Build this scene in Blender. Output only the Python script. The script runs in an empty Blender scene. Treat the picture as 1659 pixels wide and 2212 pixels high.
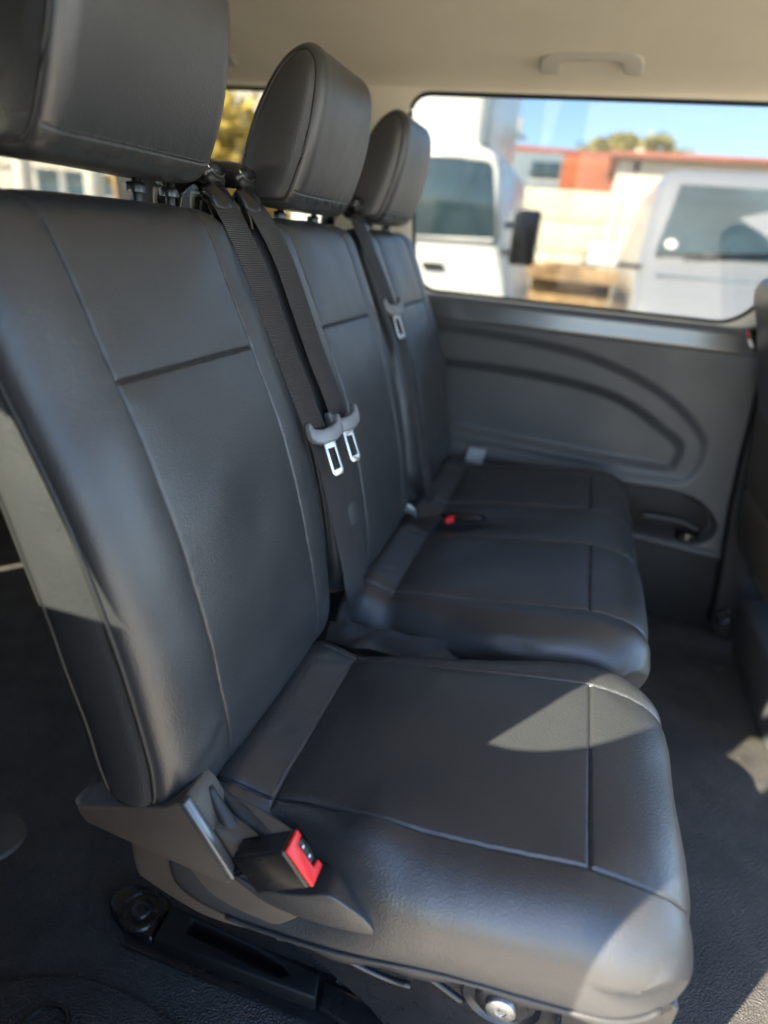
import bpy, bmesh, math, random
import numpy as np
from mathutils import Vector, Matrix

# ------------------------------------------------------------------ camera, sky, sun, exposure
SC = bpy.context.scene
COL = SC.collection
random.seed(7)
RNG = np.random.default_rng(11)

CAM = np.array([-.1125, -.3929, 1.0434])
YAW, PITCH, ROLL, FPX = -.2624, -.4152, .09, 1341.7     # focal length in pixels of a 1659 x 2212 frame
fw = np.array([math.sin(YAW) * math.cos(PITCH), math.cos(YAW) * math.cos(PITCH), math.sin(PITCH)])
rt = np.array([math.cos(YAW), -math.sin(YAW), 0.0]); up = np.cross(rt, fw)
c_, s_ = math.cos(ROLL), math.sin(ROLL)
RT, UP = c_ * rt + s_ * up, -s_ * rt + c_ * up
FW = fw

cd = bpy.data.cameras.new('camera'); cam = bpy.data.objects.new('camera', cd); COL.objects.link(cam)
cd.sensor_fit = 'VERTICAL'; cd.sensor_height = 36; cd.sensor_width = 27
cd.lens = 36 * FPX / 2212
cd.clip_start = .01; cd.clip_end = 2000
m3 = Matrix([[RT[i], UP[i], -FW[i]] for i in range(3)])
cam.matrix_world = Matrix.Translation(Vector(CAM)) @ m3.to_4x4()
cd.dof.use_dof = True; cd.dof.focus_distance = .78; cd.dof.aperture_fstop = 1.9
SC.camera = cam

AZ, EL = math.radians(37.0), math.radians(38.0)
w = bpy.data.worlds.new('World'); SC.world = w; w.use_nodes = True
nt = w.node_tree; bgn = nt.nodes['Background']
sky = nt.nodes.new('ShaderNodeTexSky'); sky.sky_type = 'NISHITA'; sky.sun_disc = False
sky.sun_elevation = EL; sky.sun_rotation = math.pi + AZ; sky.dust_density = .7; sky.ozone_density = 3.5
nt.links.new(sky.outputs[0], bgn.inputs[0]); bgn.inputs[1].default_value = .115
sd = bpy.data.lights.new('sun', 'SUN'); so = bpy.data.objects.new('sun', sd); COL.objects.link(so)
sd.energy = 5.0; sd.angle = math.radians(.5); sd.color = (1, .88, .69)
sdir = Vector((math.sin(AZ) * math.cos(EL), math.cos(AZ) * math.cos(EL), -math.sin(EL)))
so.rotation_euler = sdir.to_track_quat('-Z', 'Y').to_euler()
so.location = (-3, -4, 6)
vs = SC.view_settings
vs.view_transform = 'Standard'; vs.look = 'None'; vs.gamma = 1; vs.use_curve_mapping = False
vs.exposure = 3.05
SC.render.engine = 'CYCLES'
cy = SC.cycles
cy.use_denoising = True
cy.max_bounces = 10; cy.diffuse_bounces = 6; cy.glossy_bounces = 4; cy.transparent_max_bounces = 12
cy.sample_clamp_indirect = 6

# ------------------------------------------------------------------ pixel helper (1659 x 2212 frame)
def P(ax, val, u, v):
    d = RT * (u - 829.5) / FPX - UP * (v - 1106) / FPX + FW
    i = 'xyz'.index(ax)
    return CAM + d * ((val - CAM[i]) / d[i])
def D(u, v, t):
    return CAM + (RT * (u - 829.5) / FPX - UP * (v - 1106) / FPX + FW) * t
def PP(u, v, p0, n):
    d = RT * (u - 829.5) / FPX - UP * (v - 1106) / FPX + FW
    p0 = np.array(p0, float); n = np.array(n, float)
    return CAM + d * (np.dot(p0 - CAM, n) / np.dot(d, n))

# ------------------------------------------------------------------ materials
MATS = {}
def mat(name, col, rough=.5, metal=0, spec=.5, bump=None, vary=0, vscale=6, sheen=0, coat=0, vcol=None, bump2=None, rvary=0, crough=.15, cior=1.5):
    if name in MATS: return MATS[name]
    m = bpy.data.materials.new(name); m.use_nodes = True
    t = m.node_tree; b = t.nodes['Principled BSDF']
    b.inputs['Base Color'].default_value = (*col, 1); b.inputs['Roughness'].default_value = rough
    b.inputs['Metallic'].default_value = metal; b.inputs['Specular IOR Level'].default_value = spec
    if sheen: b.inputs['Sheen Weight'].default_value = sheen
    if coat: b.inputs['Coat Weight'].default_value = coat; b.inputs['Coat Roughness'].default_value = crough; b.inputs['Coat IOR'].default_value = cior
    tc = t.nodes.new('ShaderNodeTexCoord')
    def noise(scale, det=4, rgh=.55):
        n = t.nodes.new('ShaderNodeTexNoise'); n.inputs['Scale'].default_value = scale
        n.inputs['Detail'].default_value = det; n.inputs['Roughness'].default_value = rgh
        t.links.new(tc.outputs['Object'], n.inputs['Vector']); return n
    if vary:
        n = noise(vscale, 6, .65)
        r = t.nodes.new('ShaderNodeValToRGB')
        c2 = vcol or tuple(min(1, c * (1 + vary)) for c in col); c1 = tuple(c * (1 - vary) for c in col)
        r.color_ramp.elements[0].position = .32; r.color_ramp.elements[1].position = .7
        r.color_ramp.elements[0].color = (*c1, 1); r.color_ramp.elements[1].color = (*c2, 1)
        t.links.new(n.outputs[0], r.inputs[0]); t.links.new(r.outputs[0], b.inputs['Base Color'])
    if rvary:
        n = noise(vscale * 1.7, 5, .6)
        mr = t.nodes.new('ShaderNodeMapRange'); mr.inputs['To Min'].default_value = max(.05, rough - rvary); mr.inputs['To Max'].default_value = min(1, rough + rvary)
        mr.inputs['From Min'].default_value = .3; mr.inputs['From Max'].default_value = .7
        t.links.new(n.outputs[0], mr.inputs['Value']); t.links.new(mr.outputs[0], b.inputs['Roughness'])
    last = None
    for bp in (bump, bump2):
        if not bp: continue
        kind, scale, stren, dist = bp
        if kind == 'voro':
            n = t.nodes.new('ShaderNodeTexVoronoi'); n.inputs['Scale'].default_value = scale; n.feature = 'SMOOTH_F1'
            n.inputs['Smoothness'].default_value = .35
            t.links.new(tc.outputs['Object'], n.inputs['Vector']); o = n.outputs['Distance']
        elif kind == 'wave':
            n = t.nodes.new('ShaderNodeTexWave'); n.inputs['Scale'].default_value = scale; n.bands_direction = 'Z'
            t.links.new(tc.outputs['Object'], n.inputs['Vector']); o = n.outputs['Fac']
        else:
            n = noise(scale, 3); o = n.outputs[0]
        bn = t.nodes.new('ShaderNodeBump'); bn.inputs['Strength'].default_value = stren; bn.inputs['Distance'].default_value = dist
        t.links.new(o, bn.inputs['Height'])
        if last: t.links.new(last.outputs[0], bn.inputs['Normal'])
        last = bn
    if last: t.links.new(last.outputs[0], b.inputs['Normal'])
    MATS[name] = m; return m

def glass(name, tint, rough=.0, fres=1.45):
    if name in MATS: return MATS[name]
    m = bpy.data.materials.new(name); m.use_nodes = True
    t = m.node_tree; t.nodes.remove(t.nodes['Principled BSDF'])
    tr = t.nodes.new('ShaderNodeBsdfTransparent'); tr.inputs[0].default_value = (*tint, 1)
    gl = t.nodes.new('ShaderNodeBsdfGlossy'); gl.inputs['Roughness'].default_value = rough
    lw = t.nodes.new('ShaderNodeLayerWeight'); lw.inputs['Blend'].default_value = .5      # Schlick, the same from both sides of the pane
    pw = t.nodes.new('ShaderNodeMath'); pw.operation = 'POWER'; pw.inputs[1].default_value = 5
    fr = t.nodes.new('ShaderNodeMath'); fr.operation = 'MULTIPLY_ADD'; fr.inputs[1].default_value = .9; fr.inputs[2].default_value = .035
    t.links.new(lw.outputs['Facing'], pw.inputs[0]); t.links.new(pw.outputs[0], fr.inputs[0])
    mx = t.nodes.new('ShaderNodeMixShader')
    t.links.new(fr.outputs[0], mx.inputs[0]); t.links.new(tr.outputs[0], mx.inputs[1]); t.links.new(gl.outputs[0], mx.inputs[2])
    t.links.new(mx.outputs[0], t.nodes['Material Output'].inputs[0])
    MATS[name] = m; return m

LEATHER = mat('black_leather', (.0235, .0250, .0272), .42, spec=.5, bump=('voro', 480, .34, .0013), bump2=('noise', 26, .07, .006), vary=.06, vscale=7, rvary=.05, coat=.48, crough=.37, cior=1.55)  # blue cast in the base colour imitates sky reflected on the cushions
LEATHER2 = mat('black_leather_side', (.030, .030, .030), .46, spec=.45, bump=('voro', 620, .2, .0012), vary=.12, vscale=9, rvary=.06)
PIPING = mat('dark_piping', (.012, .012, .012), .5)
THREAD = mat('grey_thread', (.12, .11, .10), .8)
PLASTIC = mat('warm_lit_grained_plastic', (.075, .062, .050), .5, bump=('voro', 900, .25, .0008), vary=.12, vscale=14)  # brown in the base colour stands in for warm light off the ground
PANEL = mat('grey_trim_plastic', (.050, .053, .056), .50, bump=('noise', 900, .18, .0006), vary=.10, vscale=5, rvary=.05)
SILL = mat('satin_sill_plastic', (.070, .072, .075), .20, spec=.9, bump=('noise', 700, .06, .0005), vary=.06)
GLOSSB = mat('gloss_black_plastic', (.010, .010, .011), .22, vary=.2, vscale=20, rvary=.08)
BLACKM = mat('black_painted_steel', (.013, .013, .014), .30, bump=('noise', 120, .06, .002), vary=.15, vscale=22, rvary=.08)
CHROME = mat('polished_steel', (.50, .49, .46), .30, metal=1, rvary=.08, vscale=60)
BOLT = mat('galvanised_bolt', (.42, .42, .42), .42, metal=1, bump=('noise', 700, .5, .001), vary=.3, vscale=300)
WEB = mat('black_webbing', (.030, .028, .029), .50, bump=('wave', 120, .8, .0012))
FLOORM = mat('black_rubber_floor', (.040, .037, .034), .48, bump=('voro', 360, .9, .0025), vary=.35, vscale=9, rvary=.14)
RUBBER = mat('rubber_seal', (.012, .012, .013), .55)
LINER = mat('beige_headliner', (.68, .62, .48), .9, bump=('noise', 1400, .25, .0008), vary=.035, vscale=4)
LINERT = mat('beige_pillar_trim', (.66, .61, .49), .6, bump=('noise', 900, .12, .0006), vary=.03)
HANDLE = mat('grey_beige_handle', (.42, .40, .34), .45, bump=('noise', 900, .1, .0005))
RED = mat('red_button', (.72, .022, .02), .38)
REDD = mat('red_label', (.35, .02, .03), .5)
WHITE = mat('white_label', (.75, .75, .72), .6)
TAGM = mat('grey_tag', (.30, .31, .33), .6, vary=.3, vscale=90)
DIMG = glass('dimming_glass', (.45, .462, .458))  # tint deeper than the real panes, dims the bright outdoors against the cabin
CLEARG = glass('clear_glass', (.95, .97, .96))
VAND = mat('dark_grey_van_paint', (.05, .052, .055), .35, coat=.3)
VANP = mat('white_van_paint', (.75, .75, .73), .3, coat=.4)

# ------------------------------------------------------------------ mesh helpers
def finish(o, parent=None, base=None):
    COL.objects.link(o)
    if parent is not None:
        o.parent = parent
        t = parent
        inv = Matrix.Identity(4)
        chain = []
        while t is not None: chain.append(t); t = t.parent
        wm = Matrix.Identity(4)
        for t in reversed(chain): wm = wm @ t.matrix_parent_inverse @ t.matrix_basis
        o.matrix_parent_inverse = wm.inverted()
    return o
def mesh(name, V, F, m, parent=None, smooth=True):
    me = bpy.data.meshes.new(name)
    me.from_pydata([tuple(map(float, v)) for v in V], [], [tuple(map(int, f)) for f in F])
    me.update()
    if smooth: me.polygons.foreach_set('use_smooth', [True] * len(me.polygons))
    if m: me.materials.append(m)
    return finish(bpy.data.objects.new(name, me), parent)
def bmobj(name, bm, m, parent=None, smooth=True, angle=40):
    bmesh.ops.recalc_face_normals(bm, faces=bm.faces)
    me = bpy.data.meshes.new(name); bm.to_mesh(me); bm.free()
    if smooth:
        me.polygons.foreach_set('use_smooth', [True] * len(me.polygons))
        me.set_sharp_from_angle(angle=math.radians(angle))
    if m: me.materials.append(m)
    return finish(bpy.data.objects.new(name, me), parent)
def empty(name, loc, label, cat, group=None):
    o = bpy.data.objects.new(name, None); o.location = loc; o.empty_display_size = .05
    COL.objects.link(o); tag(o, label, cat, group); return o
def tag(o, label=None, cat=None, group=None, kind=None):
    if label: o['label'] = label
    if cat: o['category'] = cat
    if group: o['group'] = group
    if kind: o['kind'] = kind
    return o
def cr(pts, n, closed=False):
    """Catmull-Rom curve, n points evenly spaced along its length"""
    p = np.array(pts, float)
    q = np.vstack([p[-1], p, p[0], p[1]]) if closed else np.vstack([2 * p[0] - p[1], p, 2 * p[-1] - p[-2]])
    seg = len(p) if closed else len(p) - 1
    out = []
    for i in range(seg):
        a, b, c, d = q[i], q[i + 1], q[i + 2], q[i + 3]
        for t in np.linspace(0, 1, 24, endpoint=False):
            out.append(.5 * (2 * b + (c - a) * t + (2 * a - 5 * b + 4 * c - d) * t ** 2 + (3 * b - a - 3 * c + d) * t ** 3))
    out.append(p[0] if closed else p[-1]); out = np.array(out)
    L = np.r_[0, np.cumsum(np.linalg.norm(np.diff(out, axis=0), axis=1))]
    s = np.linspace(0, L[-1], n + 1)[:-1] if closed else np.linspace(0, L[-1], n)
    return np.stack([np.interp(s, L, out[:, k]) for k in range(p.shape[1])], 1)
def tube(name, path, r, m, parent=None, closed=False, k=8, flat=1.0, upv=(0, 0, 1)):
    p = np.array(path, float); n = len(p)
    V, F = [], []
    for i in range(n):
        a = p[(i - 1) % n] if closed or i > 0 else p[i]; b = p[(i + 1) % n] if closed or i < n - 1 else p[i]
        t = b - a; t /= np.linalg.norm(t) + 1e-12
        u = np.array(upv, float)
        if abs(np.dot(u, t)) > .95: u = np.array((1., .2, 0))
        x = np.cross(t, u); x /= np.linalg.norm(x); y = np.cross(x, t)
        rr = r[i] if hasattr(r, '__len__') else r
        for j in range(k):
            an = 2 * math.pi * j / k
            V.append(p[i] + rr * (math.cos(an) * x + flat * math.sin(an) * y))
    for i in range(n if closed else n - 1):
        for j in range(k):
            i2 = (i + 1) % n
            F.append((i * k + j, i * k + (j + 1) % k, i2 * k + (j + 1) % k, i2 * k + j))
    if not closed:
        F.append(tuple(range(k))[::-1]); F.append(tuple((n - 1) * k + j for j in range(k)))
    return mesh(name, V, F, m, parent)
def box(name, c, ax, half, m, parent=None, bevel=.003, seg=2):
    """bevelled box: centre, three axis vectors, half sizes"""
    bm = bmesh.new(); bmesh.ops.create_cube(bm, size=2)
    A = [np.array(a, float) / np.linalg.norm(a) for a in ax]
    for v in bm.verts:
        q = np.array(c, float) + sum(A[i] * half[i] * v.co[i] for i in range(3)); v.co = Vector(q)
    if bevel: bmesh.ops.bevel(bm, geom=bm.edges[:], offset=bevel, segments=seg, profile=.6, affect='EDGES')
    return bmobj(name, bm, m, parent)
XYZ = ((1, 0, 0), (0, 1, 0), (0, 0, 1))
def abox(name, lo, hi, m, parent=None, bevel=.003):
    lo = np.array(lo, float); hi = np.array(hi, float)
    return box(name, (lo + hi) / 2, XYZ, (hi - lo) / 2, m, parent, bevel)
def prism(name, pts, ex, m, parent=None, bevel=.004, seg=2, holes=()):
    """closed 3D outline extruded by the vector ex, edges bevelled; holes are outlines too"""
    bm = bmesh.new()
    ex = Vector(ex)
    if not holes:
        f = bm.faces.new([bm.verts.new(Vector(p)) for p in pts])
        faces = [f]
    else:
        es = []
        for loop in (pts, *holes):
            vv = [bm.verts.new(Vector(p)) for p in loop]
            es += [bm.edges.new((vv[i], vv[(i + 1) % len(vv)])) for i in range(len(vv))]
        r = bmesh.ops.triangle_fill(bm, use_beauty=True, edges=es)
        faces = [g for g in r['geom'] if isinstance(g, bmesh.types.BMFace)]
    bnd = [e for e in bm.edges if len(e.link_faces) == 1]
    r = bmesh.ops.extrude_face_region(bm, geom=faces)
    nv = [g for g in r['geom'] if isinstance(g, bmesh.types.BMVert)]
    bmesh.ops.translate(bm, verts=nv, vec=ex)
    bm.normal_update()
    if bevel:
        ed = [e for e in bm.edges if len(e.link_faces) == 2 and e.calc_face_angle(0) > math.radians(50)]
        bmesh.ops.bevel(bm, geom=ed, offset=bevel, segments=seg, profile=.5, affect='EDGES', clamp_overlap=True)
    return bmobj(name, bm, m, parent, angle=50)
def disc(name, c, n, r, h, m, parent=None, k=28, bevel=.0015, r2=None, tgt=None):
    """round plug standing h along n"""
    n = np.array(n, float); n /= np.linalg.norm(n)
    a = np.cross(n, (0, 0, 1) if abs(n[2]) < .9 else (1, 0, 0)); a /= np.linalg.norm(a); b = np.cross(n, a)
    prof = [(0, h), (r - bevel * 2, h), (r - bevel * .6, h - bevel * .6), (r, h - bevel * 2), (r2 or r, 0)]
    return lathe(name, c, (a, b, n), prof, m, parent, k)
def lathe(name, c, ax, prof, m, parent=None, k=28):
    a, b, n = ax; c = np.array(c, float); V, F = [], []
    for (r, h) in prof:
        for j in range(k):
            t = 2 * math.pi * j / k
            V.append(c + a * r * math.cos(t) + b * r * math.sin(t) + n * h)
    for i in range(len(prof) - 1):
        for j in range(k):
            F.append((i * k + j, (i + 1) * k + j, (i + 1) * k + (j + 1) % k, i * k + (j + 1) % k))
    o = mesh(name, V, F, m, parent)
    o.data.set_sharp_from_angle(angle=math.radians(45)); return o
def ribbon(name, path, side, w_, th, m, parent=None):
    p = np.array(path, float); s = np.array(side, float)
    if s.ndim == 1: s = np.tile(s, (len(p), 1))
    V, F = [], []
    for i in range(len(p)):
        t = p[min(i + 1, len(p) - 1)] - p[max(i - 1, 0)]; t /= np.linalg.norm(t)
        sd_ = s[i] - t * np.dot(s[i], t); sd_ /= np.linalg.norm(sd_); nn = np.cross(t, sd_)
        ww = w_[i] if hasattr(w_, '__len__') else w_
        for a, b in ((-1, -.4), (-.93, -1), (.93, -1), (1, -.4), (1, .4), (.93, 1), (-.93, 1), (-1, .4)):
            V.append(p[i] + sd_ * a * ww / 2 + nn * b * th / 2)
    for i in range(len(p) - 1):
        for j in range(8): F.append((i * 8 + j, i * 8 + (j + 1) % 8, i * 8 + 8 + (j + 1) % 8, i * 8 + 8 + j))
    F += [tuple(range(8))[::-1], tuple((len(p) - 1) * 8 + j for j in range(8))]
    o = mesh(name, V, F, m, parent); o.data.set_sharp_from_angle(angle=math.radians(50)); return o
def stitches(name, path, nrm, m, parent, step=.0065, ln=.0042, r=.0007):
    p = np.array(path, float); L = np.r_[0, np.cumsum(np.linalg.norm(np.diff(p, axis=0), axis=1))]
    V, F = [], []
    for s0 in np.arange(step / 2, L[-1], step):
        a = np.array([np.interp(s0 - ln / 2, L, p[:, k]) for k in range(3)]); b = np.array([np.interp(s0 + ln / 2, L, p[:, k]) for k in range(3)])
        t = b - a; t /= np.linalg.norm(t) + 1e-9; x = np.cross(t, nrm); x /= np.linalg.norm(x) + 1e-9; y = np.cross(x, t)
        o = len(V)
        for q, f in ((a, .4), ((a + b) / 2, 1), (b, .4)):
            for cx, cz in ((1, 0), (0, 1), (-1, 0)): V.append(q + r * f * (cx * x + cz * y))
        for i in (0, 3):
            F += [(o + i, o + i + 1, o + i + 4, o + i + 3), (o + i + 1, o + i + 2, o + i + 5, o + i + 4)]
    o = mesh(name, V, F, m, parent); o['kind'] = 'stuff'; return o
def sines(p, scale, seed, n=9):
    """smooth random field from summed sines, about -1..1"""
    g = np.random.default_rng(seed); out = np.zeros(p.shape[:-1])
    for _ in range(n):
        k = g.normal(size=3); k = k / np.linalg.norm(k) * g.uniform(.6, 1.7) * 2 * math.pi / scale
        out += np.sin(p @ k + g.uniform(0, 6.28))
    return out / math.sqrt(n)

def samples(lo, hi, step, dense, dstep=.0012, reach=.006):
    a = list(np.arange(lo, hi, step)) + [hi]
    for d in dense:
        a = [x for x in a if abs(x - d) > reach or x in (lo, hi)] + list(np.arange(d - reach, d + reach + 1e-9, dstep))
    a = np.unique(np.clip(np.array(a), lo, hi).round(5))
    return a
def pad(name, ctrl, y0, y1, ry, ins, m, parent, seam_y=(), seam_p=(), wt=None, dome=.006, seed=1, groove=.0028, puff=.004, wr=.0011,
        mask=None, step=.006, extra=None, sig=.0019, lam=.03, pucker=.00045, creases=()):
    """upholstered block: closed XZ profile swept along Y with rounded ends, sewn seams pressed into it"""
    C = cr(ctrl, 1600, True)
    L = np.linalg.norm(np.roll(C, -1, 0) - C, axis=1); S = np.r_[0, np.cumsum(L)]; tot = S[-1]
    sp = []
    for (x, z, a, b) in seam_p:
        i = int(np.argmin((C[:, 0] - x) ** 2 + (C[:, 1] - z) ** 2)); sp.append((S[i], a, b))
    ss = samples(0, tot, step, [q[0] for q in sp])[:-1]
    Cc = np.vstack([C, C[:1]])
    pr = np.stack([np.interp(ss, S, Cc[:, k]) for k in (0, 1)], 1)
    tg = np.roll(C, -6, 0) - np.roll(C, 6, 0)
    tg = np.stack([np.interp(ss, S, np.r_[tg[:, k], tg[0, k]]) for k in (0, 1)], 1); tg /= np.linalg.norm(tg, axis=1)[:, None]
    area = .5 * np.sum(C[:, 0] * np.roll(C[:, 1], -1) - np.roll(C[:, 0], -1) * C[:, 1])
    nr = np.stack([tg[:, 1], -tg[:, 0]], 1) * (1 if area > 0 else -1)
    e_ = np.concatenate([y0 + ry * (1 - np.cos(np.linspace(0, math.pi / 2, 12))), y1 - ry * (1 - np.cos(np.linspace(0, math.pi / 2, 12)))])
    ys = samples(y0, y1, step, list(seam_y)); ys = np.unique(np.r_[ys[(ys > y0 + ry * .9) & (ys < y1 - ry * .9)], ys[[0, -1]], e_, np.concatenate([np.arange(d - .006, d + .0061, .0012) for d in seam_y]) if len(seam_y) else []].round(5))
    ys = ys[(ys >= y0) & (ys <= y1)]
    ed = np.minimum(ys - y0, y1 - ys); u = np.clip(1 - ed / ry, 0, 1); k = 1 - np.sqrt(np.clip(1 - u * u, 0, 1))
    W = np.ones(len(ss)) if wt is None else wt(pr, nr)
    G = np.zeros((len(ss), len(ys), 3))
    off = ins * W[:, None] * k[None, :]
    G[..., 0] = pr[:, 0, None] - nr[:, 0, None] * off; G[..., 2] = pr[:, 1, None] - nr[:, 1, None] * off
    G[..., 1] = ys[None, :]
    if extra is not None: G = extra(G, nr)
    a = np.roll(G, -1, 0) - np.roll(G, 1, 0); b = np.gradient(G, axis=1)
    N = np.cross(a, b); N /= np.linalg.norm(N, axis=2)[..., None] + 1e-12
    mid = len(ys) // 2
    if np.sum(N[:, mid, 0] * nr[:, 0] + N[:, mid, 2] * nr[:, 1]) < 0: N = -N
    mk = np.ones(len(ss)) if mask is None else mask(pr, nr)
    dmin = np.full(G.shape[:2], 9.)
    disp = np.zeros(G.shape[:2])
    for sy in seam_y:
        d = np.abs(ys - sy)[None, :] * np.ones((len(ss), 1)); d = np.where(mk[:, None] > .5, d, 9); dmin = np.minimum(dmin, d)
        disp -= groove * np.exp(-(d / sig) ** 2) * mk[:, None]
    for (s0, a0, b0) in sp:
        d = np.abs(ss - s0)[:, None] * np.ones((1, len(ys)))
        out = np.maximum(np.maximum(a0 - ys, ys - b0), 0)[None, :]; d = np.hypot(d, out * 2); dmin = np.minimum(dmin, d)
        disp -= groove * np.exp(-(d / sig) ** 2)
    disp += puff * (1 - np.exp(-dmin / lam)) * np.clip(1 - k[None, :] * 1.0, 0, 1) * mk[:, None]
    for sy in seam_y:                                  # leather gathered by the thread
        ph = sines(G * np.array((1, 0, 1)), .07, seed + 90) * 2.5
        along = ss[:, None] * np.ones((1, len(ys)))
        disp += pucker * np.sin(along * 2 * math.pi / .021 + ph) * np.exp(-((ys - sy) / .011) ** 2)[None, :] * mk[:, None]
    for (s0, a0, b0) in sp:
        ph = sines(G * np.array((0, 1, 0)), .07, seed + 91) * 2.5
        inside = ((ys > a0) & (ys < b0))[None, :]
        disp += pucker * np.sin(ys[None, :] * 2 * math.pi / .019 + ph) * np.exp(-((ss - s0) / .011) ** 2)[:, None] * inside
    for (p0, p1, A0, w0) in creases:                  # worn folds in the cover
        p0, p1 = np.array(p0), np.array(p1); e = p1 - p0
        t = np.clip(((G - p0) @ e) / (e @ e), 0, 1); q = G - p0 - t[..., None] * e
        wob = .35 * w0 * np.sin(t * 7 + p0[1] * 40); d = np.linalg.norm(q, axis=2)
        env = np.sin(np.clip(t, .001, .999) * math.pi) ** .6
        disp -= A0 * env * np.exp(-((d + wob) / w0) ** 2); disp += .55 * A0 * env * np.exp(-((d - 2.2 * w0) / (1.5 * w0)) ** 2)
    disp += wr * sines(G, .19, seed) + wr * .12 * sines(G, .06, seed + 50)
    G = G + N * disp[..., None]
    ns, ny = len(ss), len(ys)
    V = list(G.reshape(-1, 3)); F = []
    idx = np.arange(ns * ny).reshape(ns, ny)
    for i in range(ns):
        i2 = (i + 1) % ns
        for j in range(ny - 1): F.append((idx[i, j], idx[i2, j], idx[i2, j + 1], idx[i, j + 1]))
    M = 8
    for jj, sgn in ((0, -1), (ny - 1, 1)):
        h = ns // 2; rows = []
        for i in range(h):
            A, B = G[i, jj], G[ns - 1 - i, jj]; row = [idx[i, jj]]
            wdt = np.linalg.norm(A - B)
            for q in range(1, M):
                v = q / M; f = (1 - (2 * v - 1) ** 2) ** .6 * min(1, wdt / .05) * min(1, i / 5, (h - i) / 5)
                row.append(len(V)); V.append(A * (1 - v) + B * v + np.array((0, sgn * dome * f, 0)))
            row.append(idx[ns - 1 - i, jj]); rows.append(row)
        for i in range(h - 1):
            for q in range(M): F.append((rows[i][q], rows[i + 1][q], rows[i + 1][q + 1], rows[i][q + 1]))
    o = mesh(name, V, F, m, parent)
    bm = bmesh.new(); bm.from_mesh(o.data); bmesh.ops.recalc_face_normals(bm, faces=bm.faces); bm.to_mesh(o.data); bm.free()
    o.data.polygons.foreach_set('use_smooth', [True] * len(o.data.polygons))
    return o, G, ys, ss, pr, nr

# ================================================================== THE VAN'S SHELL
YW = 1.50                                   # inner face of the far side trim
# ---- floor
def floor_grid():
    xs = np.arange(-2.5, 1.61, .05); ysv = np.arange(-.20, 1.66, .05)
    X, Y = np.meshgrid(xs, ysv, indexing='ij')
    Z = .0012 * sines(np.stack([X, Y, X * 0], -1), .5, 3)
    V = np.stack([X, Y, Z], -1).reshape(-1, 3); n = len(ysv)
    F = [(i * n + j, (i + 1) * n + j, (i + 1) * n + j + 1, i * n + j + 1) for i in range(len(xs) - 1) for j in range(n - 1)]
    return V, F
fl = mesh('floor', *floor_grid(), FLOORM); tag(fl, 'black grained rubber floor of the van', 'floor', kind='structure')
# raised mould of the floor beside the seat and two flat round covers
q = [P('z', .004, *p) for p in ((-60, 2150), (40, 2122), (150, 2110), (230, 2130), (330, 2180), (420, 2260), (420, 2420), (-160, 2420))]
o = prism('floor_step_mat', [(a[0], a[1], .003) for a in cr([v[:2] for v in q], 60, True)], (0, 0, .012), FLOORM, fl, bevel=.006)
c = P('z', 0, -12, 1812); disc('floor_cover', (c[0], c[1], .001), (0, 0, 1), .05, .007, PLASTIC, fl, r2=.053)
c = P('z', .015, 95, 2225); lathe('cover_ring', (c[0], c[1], .0145), tuple(np.eye(3)), [(.026, 0), (.028, .005), (.032, .005), (.034, 0)], BLACKM, fl)

g_ = np.random.default_rng(4); V, F = [], []
for _ in range(420):
    c = np.array((g_.uniform(-1.0, .75), g_.uniform(-.1, 1.5), .0012)); r_ = g_.uniform(.0004, .0013) * (2.2 if g_.random() < .06 else 1); o_ = len(V)
    for k in range(4): V.append(c + r_ * np.array((math.cos(k * 1.57 + c[0] * 50) * g_.uniform(.6, 1.4), math.sin(k * 1.57 + c[0] * 50), 0)))
    V.append(c + np.array((0, 0, r_ * .9))); F += [(o_ + k, o_ + (k + 1) % 4, o_ + 4) for k in range(4)]
GRIT = mat('pale_grit', (.32, .28, .22), .9)
gt = mesh('grit', V, F, GRIT, fl, False); gt['kind'] = 'stuff'
# ---- far side wall: moulded trim as relief
def poly_sd(X, Z, poly):
    p = np.array(poly); n = len(p); d = np.full(X.shape, 9.); ins = np.zeros(X.shape, bool)
    for i in range(n):
        a, b = p[i], p[(i + 1) % n]; e = b - a
        t = np.clip(((X - a[0]) * e[0] + (Z - a[1]) * e[1]) / (e @ e + 1e-12), 0, 1)
        d = np.minimum(d, np.hypot(X - a[0] - t * e[0], Z - a[1] - t * e[1]))
        cond = ((a[1] > Z) != (b[1] > Z)) & (X < (b[0] - a[0]) * (Z - a[1]) / (b[1] - a[1] + 1e-12) + a[0])
        ins ^= cond
    return np.where(ins, -d, d)
def wp(pts): return [tuple(P('y', YW, *p)[[0, 2]]) for p in pts]
outer = cr(wp([(700, 680), (830, 690), (950, 706), (1100, 730), (1240, 762), (1340, 800), (1420, 845), (1480, 895), (1520, 950), (1518, 985), (1502, 1020), (1475, 1040), (1430, 1038), (1250, 1012), (1100, 985), (970, 962), (800, 935), (700, 920)]), 120, True)
inner = cr(wp([(700, 765), (850, 768), (970, 785), (1100, 803), (1200, 822), (1300, 850), (1370, 884), (1430, 930), (1470, 965), (1462, 1000), (1445, 1016), (1400, 1010), (1250, 982), (1100, 952), (980, 928), (850, 905), (700, 890)]), 120, True)
pocket = cr(wp([(1300, 1045), (1370, 1052), (1440, 1062), (1500, 1082), (1535, 1115), (1545, 1142), (1530, 1165), (1490, 1170), (1380, 1148), (1300, 1130)]), 80, True)
def sm(d, w_): 
    t = np.clip(.5 - d / w_, 0, 1); return t * t * (3 - 2 * t)
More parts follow.
